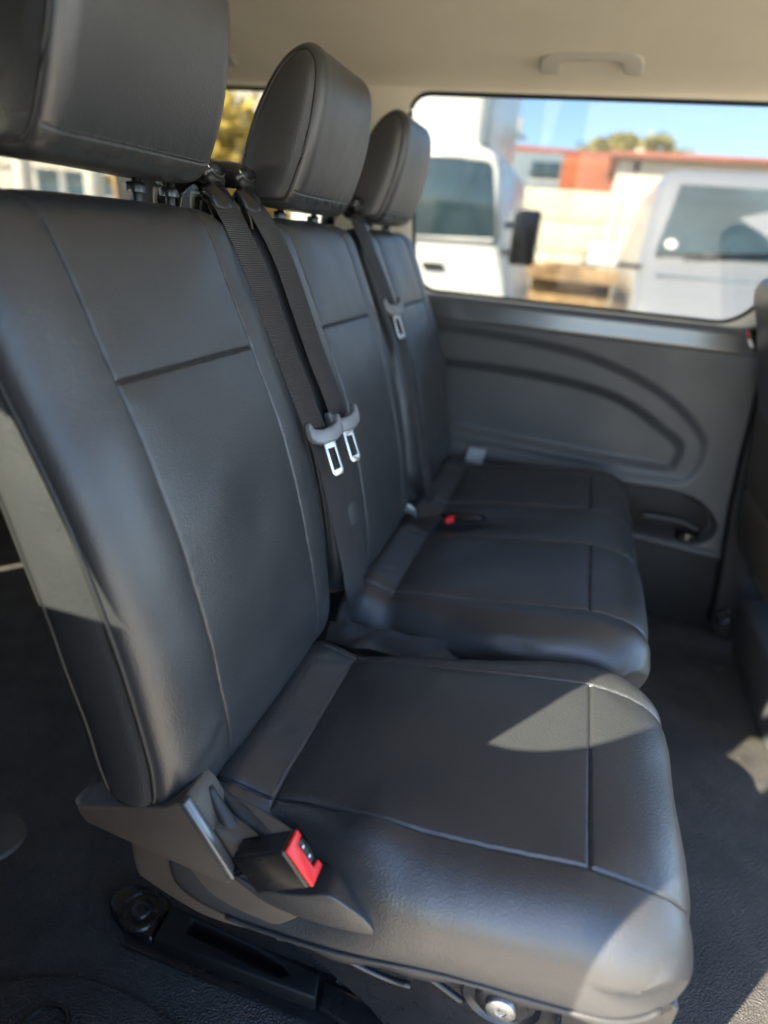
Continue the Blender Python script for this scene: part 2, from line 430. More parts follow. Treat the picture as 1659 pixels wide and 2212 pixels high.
def wall_grid():
    xs = np.unique(np.r_[np.arange(-2.5, -.8, .05), np.arange(-.8, .47, .0042), .47, .52, .6, .9, 1.2, 1.6].round(5)); zs = np.unique(np.r_[-.06, np.arange(0, .22, .01), np.arange(.22, .90, .0042)].round(5))
    X, Z = np.meshgrid(xs, zs, indexing='ij')
    do, di, dp = poly_sd(X, Z, outer), poly_sd(X, Z, inner), poly_sd(X, Z, pocket)
    Y = np.full(X.shape, YW)
    Y += .011 * sm(do, .034) + .017 * sm(di, .036) + .055 * sm(dp, .014)
    kick = wp([(1380, 1150), (1565, 1196)])
    zk = np.interp(X, [kick[0][0], kick[1][0]], [kick[0][1], kick[1][1]])
    Y += .035 * sm(Z - (zk - .028), .010)            # kick area below the ledge
    Y -= .014 * np.exp(-((Z - (zk - .012)) / .012) ** 2)
    Y += .0015 * sines(np.stack([X, Z, X * 0], -1), .5, 21) + .02 * np.clip((X - .40) / .07, 0, 1) ** 2
    V = np.stack([X, Y, Z], -1).reshape(-1, 3); n = len(zs)
    F = [(i * n + j, (i + 1) * n + j, (i + 1) * n + j + 1, i * n + j + 1) for i in range(len(xs) - 1) for j in range(n - 1)]
    return V, F
wall = mesh('wall_left', *wall_grid(), PANEL); tag(wall, 'dark grey moulded side trim under the long window', 'wall', kind='structure')
BLACKP = mat('black_kick_plastic', (.006, .006, .006), .6, spec=.35, bump=('noise', 500, .2, .001), vary=.2, vscale=8)
kz = [P('y', YW, *p) for p in ((1380, 1150), (1565, 1196))]
ks = (kz[1][2] - kz[0][2]) / (kz[1][0] - kz[0][0]); kf = lambda x: kz[0][2] + ks * (x - kz[0][0]) - .030
prism('kick_panel', [(-1.2, YW + .018, 0.002), (.62, YW + .018, .002), (.62, YW + .018, kf(.62)), (-1.2, YW + .018, kf(-1.2))], (0, .012, 0), BLACKP, wall, bevel=.002)
pin = np.array(pocket); pin = pin.mean(0) + (pin - pin.mean(0)) * .93
prism('pocket_plate', [(x, YW + .040, z) for x, z in pin], (0, .012, 0), BLACKP, wall, bevel=.002)  # near-black plate set inside the recess
# storage lip and cup ring inside the pocket
lip = [P('y', YW + .02, *p) for p in ((1388, 1112), (1430, 1118), (1475, 1128), (1508, 1146))]
tube('pocket_lip', cr(lip, 24), .006, PANEL, wall)
c = P('y', YW + .03, 1484, 1152)
lathe('cup_ring', c, (np.array((1., 0, 0)), np.array((0, 1., 0)), np.array((0, 0, 1.))), [(.024, -.02), (.026, .006), (.032, .008), (.034, 0), (.034, -.02)], GLOSSB, wall)

def wy(z):                                    # inward lean of the upper wall
    return np.interp(z, [.86, .911, 1.15, 1.40, 1.46], [1.537, 1.534, 1.512, 1.47, 1.455])
def rrect(x0, x1, z0, z1, r, sl0=0, sl1=0, n=9):
    """rounded window outline in x,z; sl0/sl1 lean of the two sides"""
    rs = r if hasattr(r, '__len__') else (r,) * 4
    cs = [(x1 - rs[0], z0 + rs[0], -90, rs[0]), (x1 - rs[1], z1 - rs[1], 0, rs[1]), (x0 + rs[2], z1 - rs[2], 90, rs[2]), (x0 + rs[3], z0 + rs[3], 180, rs[3])]
    out = []
    for cx, cz, a0, rr in cs:
        for t in np.linspace(0, 90, n):
            a = math.radians(a0 + t); x, z = cx + rr * math.cos(a), cz + rr * math.sin(a)
            f = (z - z0) / (z1 - z0); k = (x - x0) / (x1 - x0)
            out.append((x + f * (sl0 * (1 - k) + sl1 * k), z))
    return out
win1 = rrect(-.600, .325, .905, 1.398, (.085, .06, .055, .07), sl0=-.05, sl1=.10)
win2 = rrect(-1.50, -.86, .905, 1.395, .06, sl0=.02, sl1=-.03)
win3 = rrect(-2.30, -1.60, .905, 1.395, .06, sl0=.02, sl1=-.02)
win0 = rrect(.56, 1.56, .905, 1.38, .06, sl0=.05, sl1=-.12)
def dens(l, k=1): 
    l = list(l); out = []
    for i in range(len(l)):
        a, b = np.array(l[i]), np.array(l[(i + 1) % len(l)]); n = max(1, int(np.linalg.norm(b - a) / .03))
        out += [tuple(a + (b - a) * t / n) for t in range(n)]
    return out
def upper(name, x0, x1, holes, m):
    outer_ = dens([(x0, .868), (x1, .868), (x1, 1.15), (x1, 1.425), (x0, 1.425), (x0, 1.15)])
    pts = [(x, float(wy(z)) - .006, z) for x, z in outer_]
    hs = [[(x, float(wy(z)) - .006, z) for x, z in dens(h)] for h in holes]
    return prism(name, pts, (0, .03, 0), m, None, bevel=.004, holes=hs)
uw = upper('wall_left_upper', -2.5, 1.6, (win0, win1, win2, win3), LINERT)
tag(uw, 'pale beige pillar and window surround trim', 'wall', kind='structure')
for h in (win0, win1, win2, win3):
    o = prism('window', [(x, float(wy(z)) + .012, z) for x, z in h], (0, .004, 0), DIMG, uw, bevel=0)
    tube('seal', [(x, float(wy(z)) + .004, z) for x, z in dens(h)], .0085, RUBBER, o, closed=True, k=8)
# satin sill under the windows, rolled over towards the cabin
prof = cr([(1.532, .901), (1.512, .899), (1.500, .895), (1.4935, .888), (1.4912, .868), (1.4890, .848), (1.4885, .841), (1.492, .836), (1.503, .833)], 26)
# follow the rounded corner of the window at the front
xs = np.arange(-2.5, .475, .02)
V = [(x, p[0], p[1] + .10 * max(0, (x - .27) / .2) ** 2.2 * (1 if i < 3 else max(0, 1 - (i - 3) / 14))) for x in xs for i, p in enumerate(prof)]
n = len(prof); F = [(i * n + j, i * n + j + 1, (i + 1) * n + j + 1, (i + 1) * n + j) for i in range(len(xs) - 1) for j in range(n - 1)]
o = mesh('window_sill', V, F, SILL, wall)
# ---- headliner and roof
hp = cr([(1.480, 1.392), (1.466, 1.404), (1.452, 1.416), (1.425, 1.428), (1.36, 1.446), (1.22, 1.474), (1.0, 1.492), (.66, 1.50), (.32, 1.492), (.06, 1.466), (-.08, 1.436), (-.15, 1.405), (-.175, 1.375)], 70)
def sweepx(name, prof, x0, x1, st, m, bulge=0, parent=None):
    xs = np.arange(x0, x1 + st / 2, st); V = []
    for x in xs:
        for y, z in prof: V.append((x, y, z + bulge * math.sin(x * 3.1) * np.clip((1.40 - abs(y - .65) * 1.0), 0, 1)))
    n = len(prof); F = [(i * n + j, i * n + j + 1, (i + 1) * n + j + 1, (i + 1) * n + j) for i in range(len(xs) - 1) for j in range(n - 1)]
    return mesh(name, V, F, m, parent)
hl = sweepx('ceiling', hp, -2.5, 1.05, .05, LINER, .004); tag(hl, 'beige fabric headliner over the cabin', 'ceiling', kind='structure')
rp = [(y + (.07 if y > 1.3 else -.05 if y < 0 else 0), z + .05) for y, z in hp] 
ro = sweepx('roof', rp, -2.56, 1.1, .1, VANP); tag(ro, 'white metal roof skin of the van', 'roof', kind='structure')
# ---- near side: body side with the open doorway, quarter window, closed off front door
yn = -.235
door_open = rrect(-.453, .72, .0, 1.355, .07, n=6); qwin = rrect(-1.55, -.598, .87, 1.125, (.02, .05, .05, .05), n=6, sl1=-.115); fwin = rrect(.88, 1.56, .86, 1.36, .04, n=6)  # quarter window cut low and slanted to trim sunlight on the seats
rw = prism('wall_right', [(x, yn, z) for x, z in ((-2.5, -.25), (1.6, -.25), (1.6, 1.42), (-2.5, 1.42))], (0, .035, 0), VAND, None, bevel=.002,
           holes=[[(x, yn, z) for x, z in h] for h in (door_open, qwin, fwin)])
tag(rw, 'near body side of the van with the open doorway', 'wall', kind='structure')
prism('window', [(x, yn + .012, z) for x, z in qwin], (0, .004, 0), CLEARG, rw, bevel=0)
prism('window', [(x, yn + .012, z) for x, z in fwin], (0, .004, 0), CLEARG, rw, bevel=0)
# tailgate
rwin = [(-2.5, y, z) for y, z in rrect(.10, 1.25, .93, 1.33, .07, n=6)]
rg = prism('wall_rear', [(-2.5, y, z) for y, z in ((-.2, 0), (1.55, 0), (1.50, 1.42), (-.16, 1.42))], (-.04, 0, 0), PANEL, None, bevel=.002, holes=[rwin])
tag(rg, 'tailgate inner trim with the rear window', 'wall', kind='structure')
prism('window', [(p[0] - .02, p[1], p[2]) for p in rwin], (-.004, 0, 0), DIMG, rg, bevel=0)
# front bulk: dash wall below an open windscreen
fb = abox('wall_front', (1.75, -.2, 0), (1.95, 1.55, .52), PANEL, None, .02); tag(fb, 'dark dashboard wall closing the cabin at the front', 'wall', kind='structure')
bn = abox('bonnet', (1.97, -.15, .10), (2.9, 1.5, .50), VANP, None, .06); tag(bn, 'unseen white bonnet added to bounce sunlight into the cabin', 'bonnet', kind='structure')  # added out of view to throw sunlight onto the headrest fronts
# ---- sliding door pushed back along the near side
dz = empty('sliding_door', (-.8, -.335, 0), 'dark grey sliding door pushed back beside the doorway, with its window', 'door')
DY = -.352
dout = rrect(-1.42, -.262, -.15, 1.375, (.10, .07, .07, .07), n=8, sl1=.008)
dwin = rrect(-1.32, -.415, 1.012, 1.335, (.085, .06, .06, .06), n=9, sl1=.045)
prism('door_panel', [(x, DY, z) for x, z in dout], (0, .032, 0), VAND, dz, bevel=.003, holes=[[(x, DY, z) for x, z in dwin]])
prism('window', [(x, DY + .012, z) for x, z in dwin], (0, .004, 0), CLEARG, dz, bevel=0)
tube('seal', [(x, DY + .014, z) for x, z in dwin], .007, RUBBER, dz, closed=True)

# ================================================================== SEATS
BACK = [(-.47, .440), (-.425, .447), (-.402, .475), (-.400, .52), (-.407, .57), (-.424, .66), (-.460, .785), (-.508, .90), (-.545, .985), (-.570, 1.035),
        (-.590, 1.050), (-.616, 1.054), (-.642, 1.043), (-.656, 1.015), (-.648, .96), (-.618, .84), (-.580, .70), (-.552, .58), (-.535, .50), (-.515, .455)]
_fz = np.array([.447, .475, .52, .57, .66, .785, .90, .985, 1.035, 1.058, 1.075]); _fx = np.array([-.425, -.402, -.400, -.407, -.424, -.460, -.508, -.545, -.570, -.590, -.61])
def fx(z): return float(np.interp(z, _fz, _fx))
def on_front(u, v, off=.012, dx=0):
    """pixel -> point on the sheet lying off in front of the backrests"""
    d = RT * (u - 829.5) / FPX - UP * (v - 1106) / FPX + FW
    lo, hi = .3, 3.
    for _ in range(60):
        t = (lo + hi) / 2; q = CAM + d * t
        if q[0] > fx(q[2]) + off + dx: lo = t
        else: hi = t
    return q
def fmask(pr, nr): return np.clip((nr[:, 0] + .25) / .3, 0, 1) * np.clip((pr[:, 1] - .45) / .02, 0, 1)
def front_line(G, ys, ss, pr, y, z0, z1, lift=.0006):
    j = int(np.argmin(abs(ys - y))); q = [G[i, j] + np.array((lift, 0, lift * .4)) for i in range(len(ss)) if z0 < pr[i, 1] < z1 and pr[i, 0] > -.60 + .0 and True]
    q = [p for p in q if p[0] > fx(min(p[2], 1.06)) - .03]
    return sorted(q, key=lambda p: p[2])
def backrest(parent, y0, y1, s0, s1, seed, full, creases=()):
    o, G, ys, ss, pr, nr = pad('backrest', BACK, y0, y1, .082, .036, LEATHER, parent, seam_y=(s0, s1), seam_p=[(-.508, .90, s0, s1)], seed=seed, mask=fmask, dome=.008, step=.0065, groove=.0024, puff=.0042, creases=creases)
    if full:
        for j in (0,):
            loop = G[:, j] + np.array((0, -.0005, 0)); tube('piping', loop[::2], .0032, PIPING, o, closed=True, k=6)
        tube('piping', G[::2, -1] + np.array((0, .0005, 0)), .0028, PIPING, o, closed=True, k=6)
    # seam cords lying in the grooves
    for y in (s0, s1):
        ln = front_line(G, ys, ss, pr, y, .47, 1.05)
        if len(ln) > 4: tube('seam', cr(ln[::4], 60), .0013, PIPING, o, k=5)
    i = int(np.argmin((pr[:, 0] + .508) ** 2 + (pr[:, 1] - .90) ** 2)); ln = [G[i, j] + np.array((.0004, 0, .0002)) for j in range(len(ys)) if s0 <= ys[j] <= s1]
    tube('seam', ln, .0013, PIPING, o, k=5)
    return o
def headrest(parent, y0, y1, dx, dz, seed, m=None):
    ctrl = [(-.625, 1.072), (-.585, 1.072), (-.566, 1.083), (-.550, 1.115), (-.534, 1.165), (-.526, 1.21), (-.525, 1.25), (-.533, 1.277), (-.553, 1.291),
            (-.578, 1.285), (-.603, 1.262), (-.632, 1.212), (-.655, 1.155), (-.669, 1.10), (-.658, 1.076)]
    ctrl = [(x + dx, z + dz) for x, z in ctrl]
    def tap(G, nr):
        k = np.clip((G[..., 2] - 1.10 - dz) / .19, 0, 1) ** 2.5
        ymid = (y0 + y1) / 2; G[..., 1] = ymid + (G[..., 1] - ymid) * (1 - .11 * k); return G
    o, G, ys, ss, pr, nr = pad('headrest', ctrl, y0, y1, .022, .012, m or LEATHER, parent, seam_p=[(-.560 + dx, 1.094 + dz, y0 + .004, y1 - .004)], seed=seed, dome=.009, step=.005, groove=.0022, puff=.0, wr=.0009, sig=.0016, extra=tap)
    tube('piping', G[::2, 0], .0022, PIPING, o, closed=True, k=6); tube('piping', G[::2, -1], .0022, PIPING, o, closed=True, k=6)
    i = int(np.argmin((pr[:, 0] + .560 - dx) ** 2 + (pr[:, 1] - 1.097 - dz) ** 2))
    stitches('stitching', [G[i, j] + np.array((.001, 0, .0004)) for j in range(len(ys))], (1, 0, .4), THREAD, o, r=.0006)
    # loose sewn hem closing the cover underneath
    jj = range(2, len(ys) - 2)
    V, F = [], []
    for a, j in enumerate(jj):
        q = G[i, j]; wv = .0025 * math.sin(j * .8) + .002 * math.sin(j * .33)
        V += [q + np.array((-.001, 0, -.004)), q + np.array((-.005 + wv * .5, 0, -.010)), q + np.array((-.012 + wv * .7, 0, -.016 + wv * .4)), q + np.array((-.03, 0, -.018 + wv * .3))]
    for a in range(len(V) // 4 - 1):
        for k in range(3): F.append((a * 4 + k, a * 4 + k + 1, a * 4 + k + 5, a * 4 + k + 4))
    mesh('hem', V, F, LEATHER2, o)
    ym = (y0 + y1) / 2
    for s in ((.055, .118) if y0 < .2 else (-.07, .07)):
        tube('headrest_post', [(-.615 + dx, ym + s, .99 + dz), (-.612 + dx, ym + s, 1.09 + dz)], .0055, BLACKM, o, k=14)
        disc('post_collar', (-.6145 + dx, ym + s, 1.058 + dz), (0, 0, 1), .011, .010, GLOSSB, o)
    return o

CU = [(-.428, .43), (-.42, .37), (-.36, .345), (-.25, .352), (-.12, .380), (.0, .396), (.07, .402), (.092, .414), (.104, .44), (.099, .468), (.082, .487), (.052, .4985), (.0, .503), (-.06, .494), (-.12, .485),
      (-.25, .467), (-.30, .459), (-.338, .452), (-.365, .456), (-.392, .461), (-.415, .455)]
def cwt(pr, nr): return np.clip(np.clip(nr[:, 1], 0, 1) ** .8, .06, 1) * np.clip((pr[:, 1] - .36) / .04, .05, 1)
def cmask(pr, nr): return np.clip((nr[:, 1] + .35 + np.clip(nr[:, 0], 0, 1) * .5) / .3, 0, 1)
def cushion(parent, y0, y1, sy, seed, notch=None, fold=None, creases=()):
    def extra(G, nr):
        x, y, z = G[..., 0], G[..., 1], G[..., 2]
        topw = np.clip((z - .37) / .06, 0, 1)
        # rounded plan corners at the front
        f = np.clip((x - .02) / .09, 0, 1) ** 2
        for e, s in ((y0, 1), (y1, -1)):
            G[..., 1] += s * .042 * f * np.clip(1 - abs(y - e) / .11, 0, 1)
        if notch is not None:                    # cover pulled in round the buckle
            g = np.exp(-((x + .305) / .075) ** 2) * np.clip(1 - (y - y0) / .09, 0, 1) ** 1.2
            G[..., 1] += .052 * g * topw; G[..., 2] -= .020 * g * topw
            G[..., 2] += .010 * np.exp(-((x + .215) / .035) ** 2) * np.exp(-((y - y0 - .055) / .03) ** 2) * topw
        if fold is not None:
            for ye, s in fold:                   # gusset sinking between seats at the rear
                g = np.clip((-.06 - x) / .26, 0, 1) ** 1.4 * np.exp(-((y - ye) / .06) ** 2)
                G[..., 2] -= .040 * g * topw; G[..., 1] += s * .030 * g
                rip = np.sin((x * 62 + (y - ye) * 95)) * .0045 * np.clip((-.22 - x) / .12, 0, 1) * np.exp(-((y - ye - s * .02) / .035) ** 2)
                G[..., 2] += rip * topw
        return G
    sp = []
    for a, b in sy: sp += [(0.0, .503, a, b), (-.338, .452, a - .012, b + .012)]
    o, G, ys, ss, pr, nr = pad('cushion', CU, y0, y1, .075, .058, LEATHER, parent, seam_y=[v for ab in sy for v in ab], seam_p=sp, wt=cwt, mask=cmask, seed=seed, dome=.002,
                               step=.006, groove=.0028, puff=.006, extra=extra, wr=.0014, creases=creases)
    for jj, dy in ((0, -.001), (-1, .001)):
        ids = sorted([k for k in range(len(ss)) if nr[k, 1] < -.3 and -.36 < pr[k, 0] < .088], key=lambda k: pr[k, 0])
        tube('piping', cr(np.array([G[k, jj] for k in ids])[::3] + np.array((0, dy, .001)), 60), .0028, LEATHER2, o, k=6)
    if notch:
        ids = sorted([k for k in range(len(ss)) if nr[k, 1] < -.3 and -.30 < pr[k, 0] < .085], key=lambda k: pr[k, 0])
        E_ = cr(np.array([G[k, 0] for k in ids])[::4], 70); V, F = [], []
        for i, p_ in enumerate(E_):
            w1 = .0022 * math.sin(i * .37) + .0016 * math.sin(i * .16 + 1); dr = .022 * min(1, (69 - i) / 8 + .25)
            V += [p_ + np.array((0, .002, .004)), p_ + np.array((0, .0005 + w1 * .4, -dr * .35)), p_ + np.array((0, .004 + w1, -dr * .8)), p_ + np.array((0, .013 + w1, -dr)), p_ + np.array((0, .05, -dr * .8))]
        for i in range(69):
            for k in range(4): F.append((i * 5 + k, i * 5 + k + 1, i * 5 + k + 6, i * 5 + k + 5))
        mesh('cover_skirt', V, F, LEATHER2, o)
    for a, b in sy:
        i = int(np.argmin((pr[:, 0]) ** 2 + (pr[:, 1] - .503) ** 2))
        js = [j for j in range(len(ys)) if a <= ys[j] <= b]
        stitches('stitching', [G[i, j] + np.array((.0035, 0, .0022)) for j in js], (0, 0, 1), THREAD, o, r=.0008)
        tube('seam', [G[i, j] + np.array((0, 0, .0002)) for j in js], .0011, PIPING, o, k=5)
        for y in (a, b):
            j = int(np.argmin(abs(ys - y))); ids = [k for k in range(len(ss)) if nr[k, 1] > -.1 and pr[k, 0] > -.335 and pr[k, 1] > .43]
            ln = sorted([tuple(G[k, j]) for k in ids], key=lambda p: p[0] - (0 if p[0] < .07 else (p[2] - .48) * 2))
            ln = np.array(ln)
            if len(ln) > 6:
                s_ = -1 if y == a else 1
                stitches('stitching', ln + np.array((0, s_ * .0038, .0016)), (0, 0, 1), THREAD, o, r=.0006)
    return o, G, ys

# ---------------- near single seat
S1 = empty('single_seat', (-.25, .22, 0), 'black leather single seat nearest the camera, with red buckle at its side', 'seat', 'second row seats')
backrest(S1, .0, .440, .086, .345, 1, True, [((-.402, .37, .50), (-.40, .44, .56), .0022, .006), ((-.405, .02, .50), (-.40, .09, .55), .002, .006), ((-.43, .36, .69), (-.412, .41, .62), .001, .003)])
headrest(S1, .092, .350, 0, .009, 2)
cu1, G1, _ = cushion(S1, .0, .447, [(.0707, .363)], 3, notch=True, fold=[(.447, -1)],
    creases=[((-.38, .385, .45), (-.17, .425, .475), .0034, .0045), ((-.35, .43, .44), (-.20, .44, .46), .003, .004), ((-.33, .045, .44), (-.17, .018, .46), .003, .005), ((-.27, .075, .465), (-.20, .05, .47), .002, .004),
             ((.045, .03, .47), (.098, .085, .46), .0012, .006), ((-.41, .10, .457), (-.36, .18, .455), .0016, .005), ((-.40, .30, .458), (-.35, .34, .455), .0018, .005)])
# plastic side shields
def yq(pts, y): return [P('y', y, *p) for p in pts]
sh = cr([p[[0, 2]] for p in yq([(300, 1760), (272, 1814), (286, 1889), (310, 1912), (370, 1952), (436, 1989), (516, 2016), (562, 2021), (609, 2008), (650, 1985), (640, 1930), (560, 1860), (430, 1790)], 0)], 70, True)
prism('lower_shield', [(x, .004, z) for x, z in sh], (0, .05, 0), PLASTIC, S1, bevel=.007, seg=3)
fp = cr([p[[0, 2]] for p in yq([(500, 1900), (545, 1922), (600, 1935), (650, 1940), (700, 1940), (745, 1965), (790, 2000), (800, 2028), (720, 2012), (640, 1988), (580, 1962), (530, 1928)], -.004)], 60, True)
prism('cover_flap', [(x, -.001, z) for x, z in fp], (0, .05, 0), LEATHER, S1, bevel=.010, seg=4)
wd = yq([(157, 1727), (170, 1738), (352, 1745), (389, 1733), (410, 1752), (500, 1900), (492, 1914), (340, 1848), (186, 1777), (170, 1756)], -.006)
o = prism('recliner_cover', wd, (0, .05, 0), PLASTIC, S1, bevel=.004, seg=3)
tr = yq([(386, 1738), (398, 1736), (505, 1900), (498, 1910)], -.011)
prism('cover_rim', tr, (0, .012, 0), SILL, S1, bevel=.002)
# black gusset of the cover behind the buckle
gz = yq([(395, 1742), (430, 1722), (462, 1750), (515, 1825), (540, 1885), (508, 1896)], .034)
prism('gusset', gz, (0, .02, 0), LEATHER2, S1, bevel=.006, seg=3)
# loose folds of the cover beside the recliner
for k, (a, b, c2) in enumerate((((452, 1700), (490, 1770), (540, 1850)), ((468, 1700), (530, 1765), (588, 1812)))):
    pts = [P('y', yy, *p) for p, yy in zip((a, b, c2), ((.03, .022, .012), (.045, .035, .025), (.0, .004, .006))[k])]
    tube('cover_fold', cr(pts, 16), np.interp(np.linspace(0, 1, 16), [0, .5, 1], [.004, .009, .004]), LEATHER2, S1, k=8)
# buckle
bc = P('y', -.006, 652, 1854); A_ = np.array((.80, -.06, .60)); W_ = np.array((.60, 0, -.80)); T_ = np.array((0, 1, .1))
bk = box('buckle', bc - A_ * .037, (A_, W_, T_), (.036, .0245, .0125), GLOSSB, S1, .0035, 3)
hol = [(bc + A_ * .0004 + W_ * a + T_ * b) for a, b in ((-.0235, -.0115), (.0235, -.0115), (.0235, .0115), (.016, .0115), (.0145, .002), (-.0145, .002), (-.016, .0115), (-.0235, .0115))]
o = prism('buckle_button', hol, tuple(A_ * .0045), RED, bk, bevel=.0012); tag(o, 'bright red release button')
box('buckle_slot', bc + T_ * .0072 + A_ * .0002, (A_, W_, T_), (.0012, .0125, .0028), PIPING, bk, 0)
for s in (-.006, .006): disc('slot_pin', bc + T_ * .0072 + W_ * s + A_ * .001, A_, .0022, .002, CHROME, bk, k=10, bevel=.0004)
tube('buckle_stalk', cr([bc - A_ * .07, bc - A_ * .10 + np.array((0, .004, -.01)), bc - A_ * .12 + np.array((0, .02, -.05))], 14), .011, GLOSSB, bk, k=10, flat=.5)
# understructure
pl = yq([(560, 1975), (640, 1960), (800, 1985), (1000, 2030), (1200, 2080), (1230, 2140), (1195, 2200), (1240, 2300), (900, 2300), (800, 2180), (690, 2080), (600, 2020)], .075)
fr = prism('seat_frame', pl, (0, .006, 0), BLACKM, S1, bevel=.002)
tag(fr, 'black steel side frame with pressed ribs')
for a in (((610, 1996), (700, 2044), (790, 2092), (850, 2118), (888, 2128)), ((765, 1990), (860, 2062), (930, 2112), (1000, 2164))):
    ln = cr(yq(a, .074), 24)
    tube('rib', ln, .0052, BLACKM, fr, k=8)
pc = P('y', .066, 1082, 2172)
lathe('pivot_boss', pc + np.array((0, .012, 0)), (np.array((1., 0, 0)), np.array((0, 0, 1.)), np.array((0, -1., 0))),
      [(.050, -.006), (.049, .004), (.044, .008), (.040, .004), (.034, .0), (.031, .0), (.030, .010), (.026, .013), (.018, .013)], BLACKM, fr, k=40)
bo = lathe('bolt', pc + np.array((0, -.002, 0)), (np.array((1., 0, 0)), np.array((0, 0, 1.)), np.array((0, -1., 0))),
      [(.018, -.004), (.0175, .004), (.016, .0056), (.007, .0060), (.0062, .0048), (.0030, .0046), (.0026, .0062), (0, .0064)], BOLT, fr, k=32)
prism('shade_plate', [(-.005, .040, .40), (.085, .040, .402), (.106, .040, .395), (.108, .040, .20), (.03, .040, .20)], (0, .015, 0), BLACKM, S1, bevel=.002)  # unseen plate added below the cushion to keep sun off the floor
fr2 = fr.copy(); COL.objects.link(fr2); fr2.name = 'seat_frame.001'
fr2.location = (0, .25, 0)
cross = tube('cross_tube', [(-.08, .08, .29), (-.08, .34, .29)], .018, BLACKM, S1, k=18)
tube('cross_tube', [(-.36, .08, .31), (-.36, .34, .31)], .016, BLACKM, S1, k=18)
# legs down to the floor rail
for yy in (.17, .325):
    prism('leg', [(-.40, yy, .33), (-.34, yy, .345), (-.30, yy, .04), (-.42, yy, .04)], (0, .006, 0), BLACKM, S1, bevel=.002)
    prism('leg', [(-.14, yy + .008, .31), (-.02, yy + .008, .33), (-.01, yy + .008, .06), (-.10, yy + .008, .06)], (0, .006, 0), BLACKM, S1, bevel=.002)
# floor shoe and rail
def zq(pts, z): return [P('z', z, *p) for p in pts]
shoe = cr([p[:2] for p in zq([(236, 1952), (246, 1925), (285, 1908), (330, 1918), (372, 1948), (352, 1990), (325, 2028), (290, 2012), (255, 1985)], .028)], 48, True)
so_ = prism('floor_shoe', [(x, y, .0015) for x, y in shoe], (0, 0, .027), GLOSSB, S1, bevel=.007, seg=3)
sc0 = P('z', .03, 305, 1966)
lathe('shoe_dish', (sc0[0], sc0[1], .0285), tuple(np.eye(3)), [(.034, 0), (.032, .003), (.029, .003), (.026, -.001), (.014, -.001)], BLACKM, so_, k=36)
lathe('bolt', (sc0[0], sc0[1], .028), tuple(np.eye(3)), [(.017, 0), (.017, .005), (.014, .008), (.006, .0085), (.0055, .006), (0, .006)], BLACKM, so_, k=24)
ro_ = zq([(330, 2030), (372, 1955), (690, 2104), (682, 2160)], .036)
def off2(p, dz_=0): return (p[0], p[1], p[2] + dz_)
slot = [ro_[1] * .80 + ro_[0] * .2 + (ro_[2] - ro_[1]) * f + (ro_[0] - ro_[1]) * g for f, g in ((.16, -.08), (.16, .30), (.60, .30), (.78, .28), (.84, .14), (.78, .0), (.60, -.08))]
rl = prism('rail_cover', [(p[0], p[1], .004) for p in ro_], (0, 0, .034), BLACKP, S1, bevel=.0035, holes=[[(p[0], p[1], .004) for p in slot]])
tag(rl, 'matt black plastic cover over the floor rail')
abox('rail_channel', (-.60, .095, .002), (.12, .165, .010), BLACKM, S1, .002)
rq = zq([(700, 2118), (830, 2180), (960, 2235), (1120, 2300), (1100, 2350), (900, 2290), (780, 2235), (690, 2175)], .022)
rail = prism('rail', [(p[0], p[1], .011) for p in rq], (0, 0, .012), BLACKM, S1, bevel=.0025)
def text(name, body, loc, xd, yd, size, m, parent):
    cu = bpy.data.curves.new(name, 'FONT'); cu.body = body; cu.size = size; cu.extrude = .0003
    o = bpy.data.objects.new(name, cu); cu.materials.append(m)
    xd = Vector(xd).normalized(); zd = xd.cross(Vector(yd)).normalized(); yd2 = zd.cross(xd)
    COL.objects.link(o); dg = bpy.context.evaluated_depsgraph_get(); me = bpy.data.meshes.new_from_object(o.evaluated_get(dg)); bpy.data.objects.remove(o)
    o = bpy.data.objects.new(name, me); finish(o, parent)
    o.matrix_basis = Matrix.Translation(Vector(loc)) @ Matrix([[xd[i], yd2[i], zd[i]] for i in range(3)]).to_4x4()
    return o
STAMP = mat('stamped_paint', (.07, .07, .07), .5)
for body, px in (('13 328', (770, 2128)), ('562262', (862, 2168)), ('1827', (962, 2202))):
    a = P('z', .0236, *px); b = P('z', .0236, px[0] - 60, px[1] - 26); 
    text('stamped_number', body, a, b - a, (P('z', .0236, px[0], px[1] + 30) - a), .011, STAMP, rail)

# ---------------- double seat behind it
S2 = empty('double_seat', (-.25, .95, 0), 'black leather double seat between the single seat and the far wall', 'seat', 'second row seats')
backrest(S2, .490, .922, .586, .827, 5, True); backrest(S2, .938, 1.392, 1.048, 1.285, 6, True)
headrest(S2, .588, .836, 0, 0, 7); headrest(S2, 1.055, 1.300, 0, 0, 8)
cu2, G2, _ = cushion(S2, .468, 1.400, [(.568, .840), (1.041, 1.300)], 9, fold=[(.468, 1), (.935, 0)],
    creases=[((-.38, .50, .44), (-.10, .482, .47), .0042, .005), ((-.36, .53, .45), (-.22, .515, .46), .0028, .004), ((-.40, .60, .458), (-.35, .64, .455), .0018, .005), ((-.38, .90, .44), (-.29, .935, .45), .003, .004),
             ((-.36, .975, .45), (-.27, .95, .455), .0026, .004), ((-.24, .49, .45), (-.02, .475, .46), .0026, .005)])
